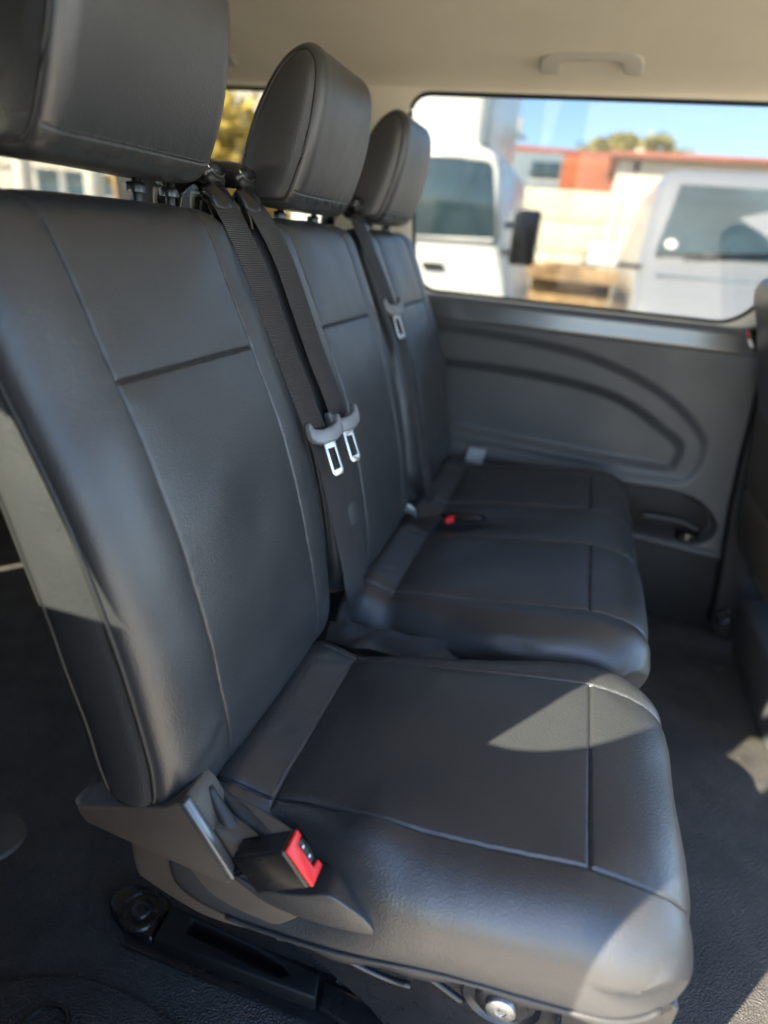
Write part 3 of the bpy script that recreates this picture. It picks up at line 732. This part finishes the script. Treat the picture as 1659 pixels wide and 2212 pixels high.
# loose leather gusset folded down between the single and the double seat
V, F = [], []; gx = np.linspace(-.43, -.10, 60); gy = np.linspace(.425, .490, 26)
for x in gx:
    for y in gy:
        t = (y - .425) / .065; k = np.clip((x + .43) / .40, 0, 1)
        zt = .418 + .040 * k - .006; sag = math.sin(t * math.pi) * (.030 + .018 * k)
        V.append((x, y, zt - sag - .012 * k + .0055 * math.sin(x * 46 + t * 9) * (1 - k) * math.sin(t * math.pi) + .003 * math.sin(x * 90 - t * 14) * (1 - k)))
for i in range(59):
    for j in range(25): F.append((i * 26 + j, (i + 1) * 26 + j, (i + 1) * 26 + j + 1, i * 26 + j + 1))
mesh('gap_gusset', V, F, LEATHER2, S2)
# buckle lying in its pocket between the two places
bx = PP(1000, 1117, (0, .9, .503), (-.14, 0, 1))
rec = lathe('buckle_pocket', bx + np.array((0, 0, .001)), (np.array((.052, 0, .006)), np.array((0, .019, 0)), np.array((0, 0, 1.))), [(1.06, -.004), (1.03, .003), (.96, .004), (.90, -.002), (.5, -.006), (0, -.006)], GLOSSB, S2, k=40)
b2 = box('buckle', bx + np.array((.006, 0, .002)), ((1, 0, .12), (0, 1, 0), (-.12, 0, 1)), (.038, .0125, .007), GLOSSB, S2, .004, 3)
rb = PP(972, 1122, (0, .9, .507), (-.14, 0, 1))
o = box('buckle_button', rb, ((1, .1, .35), (0, 1, 0), (-.35, 0, 1)), (.008, .011, .006), RED, b2, .002)
# black gusset where belts and buckles go down
g = [PP(u, v, (0, .9, .485), (-.14, 0, 1)) for u, v in ((846, 1100), (905, 1080), (945, 1100), (962, 1112), (935, 1140), (912, 1158), (868, 1140))]
prism('gusset', cr(g, 30, True), (0, 0, -.02), LEATHER2, S2, bevel=.006, seg=3)
for k in range(3):
    a = P('y', .86 + k * .012, 850 + k * 9, 1092 + k * 4); tube('anchor_loop', cr([a, a + np.array((.012, .004, .012)), a + np.array((.026, .01, .0)), a + np.array((.03, .012, -.018))], 12), .0032, BOLT, S2, k=8)
# legs of the double seat
for yy in (.56, 1.30):
    prism('leg', [(-.42, yy, .345), (-.30, yy, .345), (-.24, yy, .03), (-.50, yy, .03)], (0, .012, 0), BLACKM, S2, bevel=.002)
    prism('leg', [(-.14, yy, .36), (-.02, yy, .385), (-.01, yy, .03), (-.10, yy, .03)], (0, .012, 0), BLACKM, S2, bevel=.002)
    abox('floor_rail', (-.55, yy - .02, .002), (.06, yy + .035, .03), BLACKM, S2, .004)
tube('cross_tube', [(-.08, .56, .33), (-.08, 1.31, .33)], .02, BLACKM, S2, k=16)
abox('seat_pan', (-.40, .50, .335), (-.02, 1.37, .352), BLACKM, S2, .004)
abox('seat_pan', (-.40, .035, .325), (-.05, .41, .338), BLACKM, S1, .004)
# trim tag left hanging by the wall
t0 = P('y', 1.44, 1028, 985)
tg_ = prism('care_tag', [P('y', 1.435, *p) for p in ((1014, 966), (1050, 972), (1040, 1004), (1004, 996))], (0, .0012, 0), TAGM, S2, bevel=0)
# plastic anchor by the far seat
box('anchor_cover', P('y', 1.36, 958, 990), XYZ, (.012, .016, .016), PLASTIC, S2, .004)

# belt outlets on top of the backrests
def guide(parent, u, v, yw, tilt):
    c = on_front(u, v, -.012); c = np.array(c)
    a = np.array((tilt, 1., 0)); a /= np.linalg.norm(a)
    up_ = np.array((-.30, 0, .95)); fo = np.cross(a, up_); fo = fo if fo[0] > 0 else -fo
    up_ = np.cross(fo, a); up_ = up_ if up_[2] > 0 else -up_
    def at(f, k): return c + fo * f + up_ * k
    hood = cr([at(-.075, -.03), at(-.055, .012), at(-.025, .026), at(.0, .020), at(.014, .010)], 22)
    gd = tube('belt_outlet', hood, np.interp(np.linspace(0, 1, 22), [0, .4, .8, 1], [.026, .033, .036, .034]), GLOSSB, parent, k=20, flat=.50)
    tube('chin', cr([at(.002, -.004), at(.010, -.022), at(.008, -.055), at(-.012, -.095)], 18), np.interp(np.linspace(0, 1, 18), [0, .3, 1], [.034, .033, .014]), GLOSSB, gd, k=16, flat=.45, upv=tuple(fo))
    tube('mouth', [at(.008, .008), at(.0155, .0065)], .0285, PIPING, gd, k=18, flat=.40)
    ln = [at(.0165 + .002 * math.sin(t), .010 - .013 * math.sin(t)) + a * (.031 * math.cos(t)) for t in np.linspace(.05, math.pi - .05, 20)]
    ln = [q + up_ * .012 for q in ln]
    tube('lip', ln, .0012, CHROME, gd, k=6)
    return gd
guide(S1, 452, 404, 1, -.2); guide(S2, 520, 413, 1, -.15); guide(S2, 765, 462, 1, -.1)

# ================================================================== SEAT BELTS
def belt(name, label, px, wd, tongue, plate_px, offs, stop=None, tw=.070, twist=.34):
    e = empty(name, tuple(on_front(*tongue, .02)), label, 'seat belt', 'seat belts of the second row')
    pts = [on_front(u, v, o_) for (u, v), o_ in zip(px, offs)]
    pth = cr(pts, 70)
    side = np.array((.22, 1., .02))
    ribbon('webbing', pth, side, wd, .0016, WEB, e)
    c = np.array(on_front(*tongue, .020)); a = np.array((twist, 1, .06)); a /= np.linalg.norm(a)
    d = np.array((.42, .0, -.91)); d -= a * np.dot(a, d); d /= np.linalg.norm(d); n_ = np.cross(a, d); n_ = n_ if n_[0] > 0 else -n_
    tg1 = bpy.data.objects.new('tongue', None)
    # moulded tongue body: wide at the belt, horns up both sides, narrowing to the blade
    out = [(-tw / 2, .016), (-tw / 2 + .005, .020), (-tw / 2 + .010, .008), (-.010, .004), (.010, .004), (tw / 2 - .010, .008), (tw / 2 - .005, .020), (tw / 2, .016), (tw / 2, -.004), (tw / 2 - .006, -.012), (.014, -.018), (-.014, -.018), (-tw / 2 + .006, -.012), (-tw / 2, -.004)]
    body = prism('tongue', [c + a * x - d * y - n_ * .002 for x, y in out], tuple(n_ * .013), GREYP, e, bevel=.0035, seg=3)
    bw = .0125
    ol = [(-bw, .012), (bw, .012), (bw, .062), (bw - .004, .068), (-bw + .004, .068), (-bw, .062)]
    il = [(-bw + .005, .026), (bw - .005, .026), (bw - .005, .058), (-bw + .005, .058)]
    prism('tongue_plate', [c + a * x + d * y + n_ * .004 for x, y in ol], tuple(n_ * .0026), CHROME, body, bevel=.0006, holes=[[c + a * x + d * y + n_ * .004 for x, y in il]])
    if stop: disc('stop_button', on_front(*stop, .016), (1, 0, .3), .006, .003, GLOSSB, e, k=14)
    return e
GREYP = mat('grey_tongue_plastic', (.13, .14, .15), .28)
belt('seat_belt', 'black seat belt on the single seat, its steel tongue hanging lowest of the pair',
     [(476, 424), (510, 488), (548, 575), (590, 685), (632, 800), (668, 895), (700, 975), (722, 1060), (742, 1150), (760, 1235), (775, 1308)],
     [.046] * 70, (698, 932), (728, 985), [.004, .006, .010, .012, .013, .014, .012, .010, .010, .016, .022])
belt('seat_belt', 'black seat belt over the middle place, with a bright warm-lit steel tongue',
     [(540, 432), (572, 480), (612, 560), (650, 668), (688, 778), (724, 872), (742, 950), (750, 1040), (760, 1120), (772, 1200), (785, 1290)],
     [.046] * 70, (738, 908), (755, 950), [.004, .006, .008, .010, .011, .012, .006, .000, -.004, .004, .012])
belt('seat_belt', 'black seat belt of the far window place, running edge-on down to the seat',
     [(772, 478), (794, 530), (818, 590), (846, 665), (868, 735), (882, 800), (896, 880), (910, 960), (924, 1040), (938, 1098)],
     list(np.interp(np.linspace(0, 1, 70), [0, .3, .45, 1], [.044, .044, .030, .028])), (846, 664), (870, 705), [.004, .010, .014, .018, .020, .022, .024, .028, .034, .045], stop=(884, 803), tw=.062)

# ================================================================== OTHER THINGS IN THE CABIN
# third row seat: only its backrest top and headrest show
S3 = empty('rear_row_seat', (-1.05, 1.15, 0), 'dark rear row seat showing its headrest under the near headrest', 'seat')
GREENL = mat('rear_seat_leather', (.045, .050, .046), .42, bump=('voro', 620, .2, .0012), vary=.1)
o3, *_ = pad('backrest', [(x - .60, z - .11) for x, z in BACK], .95, 1.40, .08, .036, GREENL, S3, seed=15, step=.015)
headrest(S3, 1.045, 1.31, -.60, -.155, 16, GREENL)
o3, *_ = pad('cushion', [(x - .60, z - .02) for x, z in CU], .95, 1.40, .07, .05, GREENL, S3, seed=17, step=.02, wt=cwt)
for yy in (1.0, 1.33):
    abox('leg', (-.98, yy, .0), (-.68, yy + .03, .36), BLACKM, S3, .004)
# driver's seat: the edge of its reclined back and the base
S4 = empty('driver_seat', (.65, 1.2, 0), 'back of the front seat cut by the right picture edge', 'seat')
FB = [(.44, .50), (.405, .62), (.355, .78), (.31, .92), (.285, .985), (.29, 1.02), (.33, 1.035), (.39, 1.02), (.43, .96), (.48, .80), (.53, .62), (.56, .50), (.50, .46)]
o4, G4, *_ = pad('backrest', FB[::-1], .97, 1.415, .05, .03, LEATHER, S4, seed=19, step=.01)
tube('piping', G4[::2, -1], .003, PIPING, o4, closed=True, k=6)
prism('lower_back_shell', [P('y', 1.40, *p) for p in ((1637, 862), (1700, 850), (1760, 1060), (1640, 1060), (1608, 1050))], (0, -.35, 0), PLASTIC, S4, bevel=.01)
prism('cushion_shell', [P('y', 1.40, *p) for p in ((1605, 1050), (1760, 1040), (1760, 1200), (1640, 1195), (1590, 1180))], (0, -.40, 0), PLASTIC, S4, bevel=.012)
br = prism('mount_bracket', [P('y', 1.37, *p) for p in ((1612, 1180), (1650, 1190), (1670, 1290), (1640, 1285), (1618, 1245))], (0, -.03, 0), BLACKM, S4, bevel=.004)
prism('mount_bracket', [P('y', 1.35, *p) for p in ((1622, 1195), (1634, 1200), (1648, 1270), (1632, 1262))], (0, -.02, 0), SILL, S4, bevel=.003)
px_ = [P('y', 1.38, *p) for p in ((1578, 1410), (1588, 1330), (1600, 1290), (1720, 1300), (1720, 1425))]
prism('seat_box', px_, (0, -.42, 0), PANEL, S4, bevel=.012, seg=3)
# pillar foot beside it, with a black lashing socket
pf = empty('pillar_foot', (.5, 1.45, 0), 'dark pillar foot with a glossy round lashing socket', 'trim')
prism('foot_panel', [P('y', 1.46, *p) for p in ((1532, 1352), (1546, 1300), (1565, 1180), (1578, 1100), (1600, 1000), (1626, 900), (1652, 800), (1672, 800), (1668, 1000), (1640, 1200), (1600, 1300), (1580, 1395), (1556, 1382))], (0, .07, 0), BLACKP, pf, bevel=.012, seg=3)
sk_ = P('y', 1.452, 1563, 1334)
lathe('socket', sk_, (np.array((.8, .6, 0)), np.array((0, 0, 1.)), np.array((.6, -.8, 0))), [(.030, -.006), (.028, .004), (.022, .006), (.017, .001), (.015, -.008), (0, -.009)], GLOSSB, pf, k=30)
# red and white tag sticking out of the sill end
lt = empty('label_tag', tuple(P('y', 1.478, 1618, 730)), 'small red and white paper tag at the end of the window sill', 'tag')
prism('red_half', [P('y', 1.470, *p) for p in ((1611, 714), (1618, 713), (1622, 732), (1615, 733))], (0, .002, 0), REDD, lt, bevel=0)
prism('white_half', [P('y', 1.470, *p) for p in ((1615, 734), (1622, 733), (1628, 750), (1621, 751))], (0, .002, 0), WHITE, lt, bevel=0)
prism('holder', [P('y', 1.471, *p) for p in ((1610, 712), (1634, 708), (1648, 764), (1630, 762))], (0, .006, 0), GLOSSB, lt, bevel=.001)
# grab handles
HN = np.array((0, -.66, -.75)); HP0 = (-.2, 1.385, 1.399)
def zo(x, y): return ((1280 + x * .2652) * .8641, (80 + y * .2652) * .8641)
ho = [(262, 405), (258, 340), (275, 270), (310, 235), (375, 205), (440, 183), (520, 178), (760, 178), (1000, 180), (1085, 186), (1170, 215), (1225, 248), (1248, 300), (1240, 380), (1232, 420),
      (1150, 424), (1055, 410), (1046, 340), (1030, 305), (990, 290), (760, 286), (500, 285), (462, 296), (445, 330), (436, 400), (350, 408)]
H1 = empty('grab_handle', tuple(PP(1280, 150, HP0, HN)), 'grey-beige grab handle on the headliner above the long window', 'grab handle', 'grab handles on the headliner')
hpts = [PP(*zo(*p), HP0, HN) for p in ho]
prism('grip', hpts, tuple(-HN * .010), HANDLE, H1, bevel=.0042, seg=4)
for cx in (345, 1145):
    c = PP(*zo(cx, 375), HP0, HN) - HN * .018
    box('foot', c, ((1, 0, 0), (0, .75, -.66), HN), (.016, .007, .012), HANDLE, H1, .003)
dxh = PP(520, 165, HP0, HN)[0] - PP(*zo(1232, 420), HP0, HN)[0]
H2 = H1.copy(); COL.objects.link(H2); H2.location.x += dxh; H2['label'] = 'grey-beige grab handle half hidden behind the near headrest'
for ch in list(H1.children):
    c2 = ch.copy(); COL.objects.link(c2); c2.parent = H2; c2.matrix_parent_inverse = ch.matrix_parent_inverse.copy()

# ================================================================== OUTSIDE
GZ = -.55
GROUND = mat('dusty_yard', (.38, .335, .27), .95, bump=('noise', 9, .4, .03), vary=.25, vscale=.6)
V = [(x, y, GZ) for x in (-400, 400) for y in (-400, 400)]
gr = mesh('ground', V, [(0, 2, 3, 1)], GROUND, None, False); tag(gr, 'pale dusty yard around the van', 'ground', kind='structure')
TW = mat('truck_white', (.78, .77, .73), .35, coat=.3, vary=.04, vscale=2)
SILV = mat('silver_paint', (.36, .37, .39), .32, metal=.35, coat=.4)
DG = mat('dark_window_glass', (.045, .075, .088), .08, spec=.8, vary=.4, vscale=1.5)
TYRE = mat('tyre_rubber', (.02, .02, .02), .8)
CREAM = mat('cream_concrete', (.66, .60, .46), .9, bump=('noise', 12, .3, .02), vary=.16, vscale=1.2)
CREAM2 = mat('pale_render', (.68, .63, .52), .9, vary=.08, vscale=.8)
ROOFR = mat('red_roof_sheet', (.36, .12, .08), .7, vary=.25, vscale=1)
ORANGE = mat('orange_container', (.42, .12, .045), .6, vary=.2, vscale=1.2)
BLUEG = mat('blue_grey_shed', (.20, .25, .29), .6, vary=.2, vscale=1)
RUST = mat('rusty_steel', (.34, .22, .11), .85, vary=.6, vscale=3, bump=('noise', 20, .3, .02))
GALV = mat('pale_pole', (.55, .52, .45), .6)
def wheel(parent, c, r=.36, w_=.22):
    ax = (np.array((1., 0, 0)), np.array((0, 0, 1.)), np.array((0, -1., 0)))
    o = lathe('wheel', c, ax, [(r * .62, -w_ / 2), (r * .95, -w_ / 2), (r, -w_ / 3), (r, w_ / 3), (r * .95, w_ / 2), (r * .62, w_ / 2), (r * .55, w_ / 3), (0, w_ / 3)], TYRE, parent)
    lathe('rim', np.array(c) + np.array((0, -.003, 0)), ax, [(r * .58, w_ / 3), (r * .5, w_ / 2.6), (r * .15, w_ / 2.2), (0, w_ / 2.2)], SILV, o)
# white truck side on
TY = 4.5
T = empty('white_truck', (-2, TY + 1, GZ), 'white high-roofed delivery truck close outside the side window', 'truck')
prism('cab', [(x, TY, z) for x, z in ((-2.40, -.25), (-.66, -.25), (-.60, .10), (-.64, .72), (-.76, 1.09), (-.84, 1.60), (-.93, 1.70), (-2.40, 1.70))], (0, 2.0, 0), TW, T, bevel=.06, seg=3)
prism('high_roof', [(x, TY + .05, z) for x, z in ((-2.40, 1.66), (-.98, 1.66), (-.99, 2.5), (-2.40, 2.5))], (0, 1.9, 0), TW, T, bevel=.05, seg=3)
wq = [P('y', TY - .012, *p) for p in ((890, 335), (980, 336), (1060, 345), (1072, 365), (1077, 515), (1060, 521), (890, 512))]
o = prism('side_window', wq, (0, .02, 0), DG, T, bevel=.004)
tube('window_frame', wq, .018, TW, o, closed=True)
prism('door_seam', [P('y', TY - .006, *p) for p in ((1083, 335), (1086, 335), (1090, 640), (1086, 640))], (0, .02, 0), BLUEG, T, bevel=0)
abox('roof_edge_shade', (-.985, TY - .02, 1.68), (-.93, TY + .02, 2.45), BLUEG, T, .004)  # grey strip painted as the shadow edge of the set-back high roof
abox('door_handle', (-1.30, TY - .035, .86), (-1.14, TY + .01, .90), GLOSSB, T, .012)
abox('rub_strip', (-2.3, TY - .02, .30), (-.72, TY + .01, .38), BLUEG, T, .01)
abox('rear_door_seam', (-1.62, TY - .004, -.1), (-1.605, TY + .02, 1.6), BLUEG, T, 0)
mp = P('y', TY - .25, 1134, 515)
mi = box('door_mirror', mp, XYZ, (.085, .10, .17), GLOSSB, T, .03, 3)
for dz_ in (-.10, .08): tube('mirror_arm', [mp + np.array((-.02, .05, dz_)), np.array((-.72, TY + .02, mp[2] + dz_))], .022, GLOSSB, mi)
wheel(T, (-1.15, TY + .02, GZ + .36)); wheel(T, (-2.0, TY + .02, GZ + .36))
abox('wheel_arch', (-1.55, TY - .03, -.06), (-.75, TY + .01, .03), BLUEG, T, .01)
# silver van nose-on
SV = empty('silver_van', (1.3, 6, GZ), 'silver van facing the side window, its windscreen and bonnet showing', 'van')
xl, xr = P('y', 5.5, 1372, 600)[0], 2.35
prf = [(4.55, -.25), (4.50, .05), (4.55, .35), (4.70, .60), (5.05, .82), (5.45, 1.00), (5.55, 1.06), (5.85, 1.42), (6.10, 1.68), (6.35, 1.80), (6.8, 1.85), (9.6, 1.85), (9.7, 1.0), (9.7, -.25)]
bm = bmesh.new(); rows = []
for fxx, ins_ in ((0, .10), (.03, .035), (.10, 0), (.5, -.02), (.90, 0), (.97, .035), (1, .10)):
    x = xl + (xr - xl) * fxx; row = []
    for (y, z) in prf:
        lean = .16 * max(0, (z - 1.05)) * (1 - 2 * fxx)
        row.append(bm.verts.new((x + lean, y + ins_ * (1.2 if y < 6 else -.4), z - ins_ * (.6 if z > 0 else 0))))
    rows.append(row)
for a in range(len(rows) - 1):
    for b in range(len(prf) - 1): bm.faces.new((rows[a][b], rows[a + 1][b], rows[a + 1][b + 1], rows[a][b + 1]))
bm.faces.new(rows[0]); bm.faces.new(rows[-1][::-1])
bmobj('body', bm, SILV, SV, angle=60)
ws = [(f, g) for f, g in ((.05, .04), (.95, .04), (.93, .96), (.07, .96))]
def wsp(f, g):
    y = 5.57 + (6.12 - 5.57) * g; z = 1.085 + (1.69 - 1.085) * g; x = xl + (xr - xl) * f
    return np.array((x + .16 * max(0, z - 1.05) * (1 - 2 * f), y - .045, z + .0))
o = prism('windscreen', [wsp(f, g) for f, g in ws], (0, .03, -.02), DG, SV, bevel=.004)
disc('sticker', wsp(.10, .16) + np.array((0, -.004, .003)), (0, -.74, .67), .05, .003, WHITE, o)
box('toll_badge', wsp(.55, .88) + np.array((0, -.004, .003)), ((1, 0, 0), (0, .67, .74), (0, -.74, .67)), (.09, .03, .003), WHITE, o, .001)
# wiper and pale seats shining through the screen
tube('wiper', [wsp(.15, .02) + np.array((0, -.02, .01)), wsp(.5, .10) + np.array((0, -.02, .02))], .012, GLOSSB, o)
mq = P('y', 5.3, 1304, 552); box('door_mirror', mq, XYZ, (.12, .08, .085), TW, SV, .03, 3)
tube('mirror_arm', [mq + np.array((.05, .05, -.06)), np.array((xl + .06, 5.62, mq[2] - .06))], .02, GLOSSB, SV)
for x in (xl + .05, xr - .05): wheel(SV, (x + (.12 if x < 1 else -.12), 5.2, GZ + .36))
box('bonnet_seam', ((xl + xr) / 2, 5.30, .955), ((1, 0, 0), (0, .9, .42), (0, -.42, .9)), ((xr - xl) * .44, .012, .008), BLUEG, SV, 0)
box('grille', ((xl + xr) / 2, 4.54, .36), ((1, 0, 0), (0, .3, .95), (0, -.95, .3)), (.40, .12, .02), GLOSSB, SV, .01)
for x in (xl + .30, xr - .30): box('headlight', (x, 4.66, .52), ((1, 0, 0), (0, .8, .6), (0, -.6, .8)), (.17, .10, .02), CHROME, SV, .01)
# concrete panel wall
FY = 13.0
FE = empty('concrete_fence', (0, FY, GZ), 'cream concrete panel wall across the yard', 'wall')
for i in range(6):
    for k in range(5):
        o = abox('panel', (-5.5 + i * 1.9, FY, GZ + k * .54), (-5.5 + i * 1.9 + 1.84, FY + .06, GZ + k * .54 + .515), CREAM, FE, .02)
for i in range(7): abox('post', (-5.58 + i * 1.9, FY - .04, GZ), (-5.48 + i * 1.9, FY + .1, 2.25), CREAM2, FE, .02)
# pale house wall with dark eaves, red roofed sheds
HO = empty('pale_house', (4, 15, GZ), 'long pale house wall behind the concrete fence under the red roof', 'house')
hx = P('y', 15, 1336, 360)
abox('wall', (hx[0], 15, GZ), (9, 18, P('y', 15, 1500, 352)[2]), CREAM2, HO, .02)
abox('roof', (hx[0] - .2, 14.7, P('y', 15, 1500, 352)[2] + .01), (9.2, 18.3, P('y', 15, 1500, 338)[2]), ROOFR, HO, .03)
c = P('y', 14.8, 1383, 330); abox('chimney', (c[0] - .09, 15, c[2] - .35), (c[0] + .09, 15.2, c[2] + .1), CREAM2, HO, .02)
SH = empty('long_shed', (-1, 20, GZ), 'long low shed with a red sheet roof behind the yard', 'shed')
a, b = P('y', 20, 1060, 300), P('y', 20, 1345, 338)
abox('wall', (a[0] - 2, 20.3, GZ), (b[0] + 3, 24, 3.3), CREAM2, SH, .02)
prism('roof', [(a[0] - 2, 19.6, 3.75), (a[0] - 2, 24.5, 4.35), (a[0] - 2, 24.5, 4.25), (a[0] - 2, 19.6, 3.50)], (b[0] + 5.2 - a[0], 0, -.25), ROOFR, SH, bevel=0)
BC = empty('blue_cabin', (-1.8, 18, GZ), 'blue-grey site cabin left of the orange container', 'cabin')
a, b = P('y', 18, 1140, 328), P('y', 18, 1210, 400)
abox('body', (a[0] - .6, 18, GZ), (b[0], 19.4, a[2]), BLUEG, BC, .03)
for f in (.15, .55): 
    x = a[0] + (b[0] - a[0]) * f; o = abox('window', (x, 17.97, b[2] + .1), (x + .35, 18.02, a[2] - .2), DG, BC, .01); abox('frame', (x - .03, 17.98, b[2] + .05), (x + .38, 17.995, b[2] + .1), WHITE, o, .005)
OC = empty('orange_container', (-.6, 18, GZ), 'rusty orange container standing behind the concrete fence', 'container')
a, b = P('y', 18, 1216, 338), P('y', 18, 1326, 402)
abox('body', (a[0], 18, GZ), (b[0], 19.4, a[2]), ORANGE, OC, .03)
for k in range(8):
    x = a[0] + (b[0] - a[0]) * (k + .5) / 8; abox('rib', (x - .035, 17.955, GZ + .05), (x + .035, 18.01, a[2] - .1), ORANGE, OC, .012)
# pole
pa, pb = P('y', 11, 1116, 232), P('y', 11, 1098, 400)
PO = empty('lamp_pole', (pb[0], 11, GZ), 'thin pale pole with a small fitting beside the white truck', 'pole')
tube('shaft', [(pb[0] - .05, 11, GZ), (pa[0], 11, pa[2])], [.085, .06], GALV, PO, k=12)
box('fitting', (pa[0], 10.95, pa[2] - .25), XYZ, (.13, .08, .10), GALV, PO, .03); tube('cross_arm', [(pa[0] - .22, 11, pa[2] - .4), (pa[0] + .22, 11, pa[2] - .4)], .03, GALV, PO)
# rusty trailer
TRA = empty('rusty_trailer', (-.3, 9, GZ), 'rusty low trailer frame parked before the concrete fence', 'trailer')
a, b = P('y', 9, 1135, 560), P('y', 9, 1335, 640)
abox('bed', (a[0], 9, b[2] + .12), (b[0], 10.4, b[2] + .30), RUST, TRA, .02)
abox('headboard', (a[0] + .25, 9.1, b[2] + .30), (b[0] - .5, 9.16, a[2]), RUST, TRA, .02)
for f in (.2, .8): wheel(TRA, (a[0] + (b[0] - a[0]) * f, 9.05, GZ + .33), .33)
tube('drawbar', [(b[0] - .05, 9.5, b[2] + .1), (b[0] + .9, 9.4, b[2] - .1)], .05, RUST, TRA)
abox('chassis', (a[0] + .1, 9.2, GZ + .3), (b[0] - .1, 10.2, b[2] + .13), RUST, TRA, .02)
# trees
def tree(name, label, base, h, crown_c, rad, col, nleaf, seed, leaf=.16):
    g = np.random.default_rng(seed)
    e = empty(name, tuple(base), label, 'tree')
    LM = mat(name + '_leaf_' + str(seed), col, .8, vary=.45, vscale=.8); BK = mat('bark', (.12, .09, .06), .9, vary=.3)
    base = np.array(base, float); cc = np.array(crown_c, float)
    tr_ = tube('trunk', cr([base, base * .5 + cc * .5 + np.array((.1, 0, 0)), cc], 14), np.linspace(h * .03, h * .012, 14), BK, e)
    clumps = [cc + g.normal(size=3) * np.array(rad) * .48 for _ in range(16)]
    for k in range(6): tube('limb', cr([cc - np.array((0, 0, rad[2] * .6)), cc * .5 + clumps[k] * .5, clumps[k]], 8), np.linspace(h * .012, h * .004, 8), BK, tr_)
    V, F = [], []
    for _ in range(nleaf):
        q = clumps[g.integers(16)] + g.normal(size=3) * np.array(rad) * .22
        a = g.normal(size=3); a /= np.linalg.norm(a); b = np.cross(a, g.normal(size=3)); b /= np.linalg.norm(b); s = leaf * g.uniform(.5, 1.2)
        o = len(V); V += [q - a * s, q + b * s * .5, q + a * s, q - b * s * .5]; F.append((o, o + 1, o + 2, o + 3))
    cw = mesh('crown', V, F, LM, e, False); cw['kind'] = 'stuff'
a = P('y', 30, 1352, 322)
tree('olive_tree', 'yellow-green tree crown rising behind the red roof', (a[0], 30, GZ), 6, a, (1.15, 1.2, .42), (.30, .27, .07), 3000, 3)
a = D(500, 290, 9.5)
tree('autumn_tree', 'bright yellow autumn tree seen through the rear side window', (a[0], a[1], GZ), 5, a, (1.5, 1.5, 1.3), (.50, .36, .07), 2600, 5, .13)
# white building behind, glimpsed under the near headrest
fa = D(60, 385, 13); fb_ = D(560, 385, 13)
d_ = (fb_ - fa); d_[2] = 0; L_ = np.linalg.norm(d_); d_ /= L_; nb = np.array((d_[1], -d_[0], 0)); nb = nb if np.dot(nb, CAM - fa) > 0 else -nb
WB = empty('white_building', tuple(fa * np.array((1, 1, 0)) + np.array((0, 0, GZ))), 'white building with small windows glimpsed under the near headrest', 'building')
ax_ = (d_, nb, (0, 0, 1))
mid_ = (fa + fb_) / 2; mid_[2] = 1.6
box('wall', mid_ - nb * 2 - d_ * 1.0, ax_, (L_ * .95, 2.0, 2.15), CREAM2, WB, .02)
for k, u in enumerate((105, 165, 232, 300, 480, 540)):
    c = D(u, 394, 13); c = c - nb * np.dot(c - fa, nb)
    o = box('window', c + nb * .02, ax_, (.22, .03, .26), DG, WB, .01); box('frame', c + nb * .025, ax_, (.26, .02, .30), WHITE, o, .01)
c = D(70, 370, 13); box('string_course', mid_ * 0 + np.array((mid_[0], mid_[1], c[2] + .12)) + nb * .03 - d_, ax_, (L_ * .9, .03, .05), CREAM2, WB, .01)
for u, t, mm in ((52, 7, CREAM2), (203, 6, GALV), (262, 6.5, RUST)):
    c = D(u, 390, t); e = empty('yard_post', (c[0], c[1], GZ), {52: 'thick pale post left under the near headrest', 203: 'grey steel post in the gap under the near headrest', 262: 'rusty brown post in the gap under the near headrest'}[u], 'post')
    tube('shaft', [(c[0], c[1], GZ), (c[0], c[1], 3.2)], .09, mm, e, k=12); disc('post_cap', (c[0], c[1], 3.2), (0, 0, 1), .10, .05, mm, e)
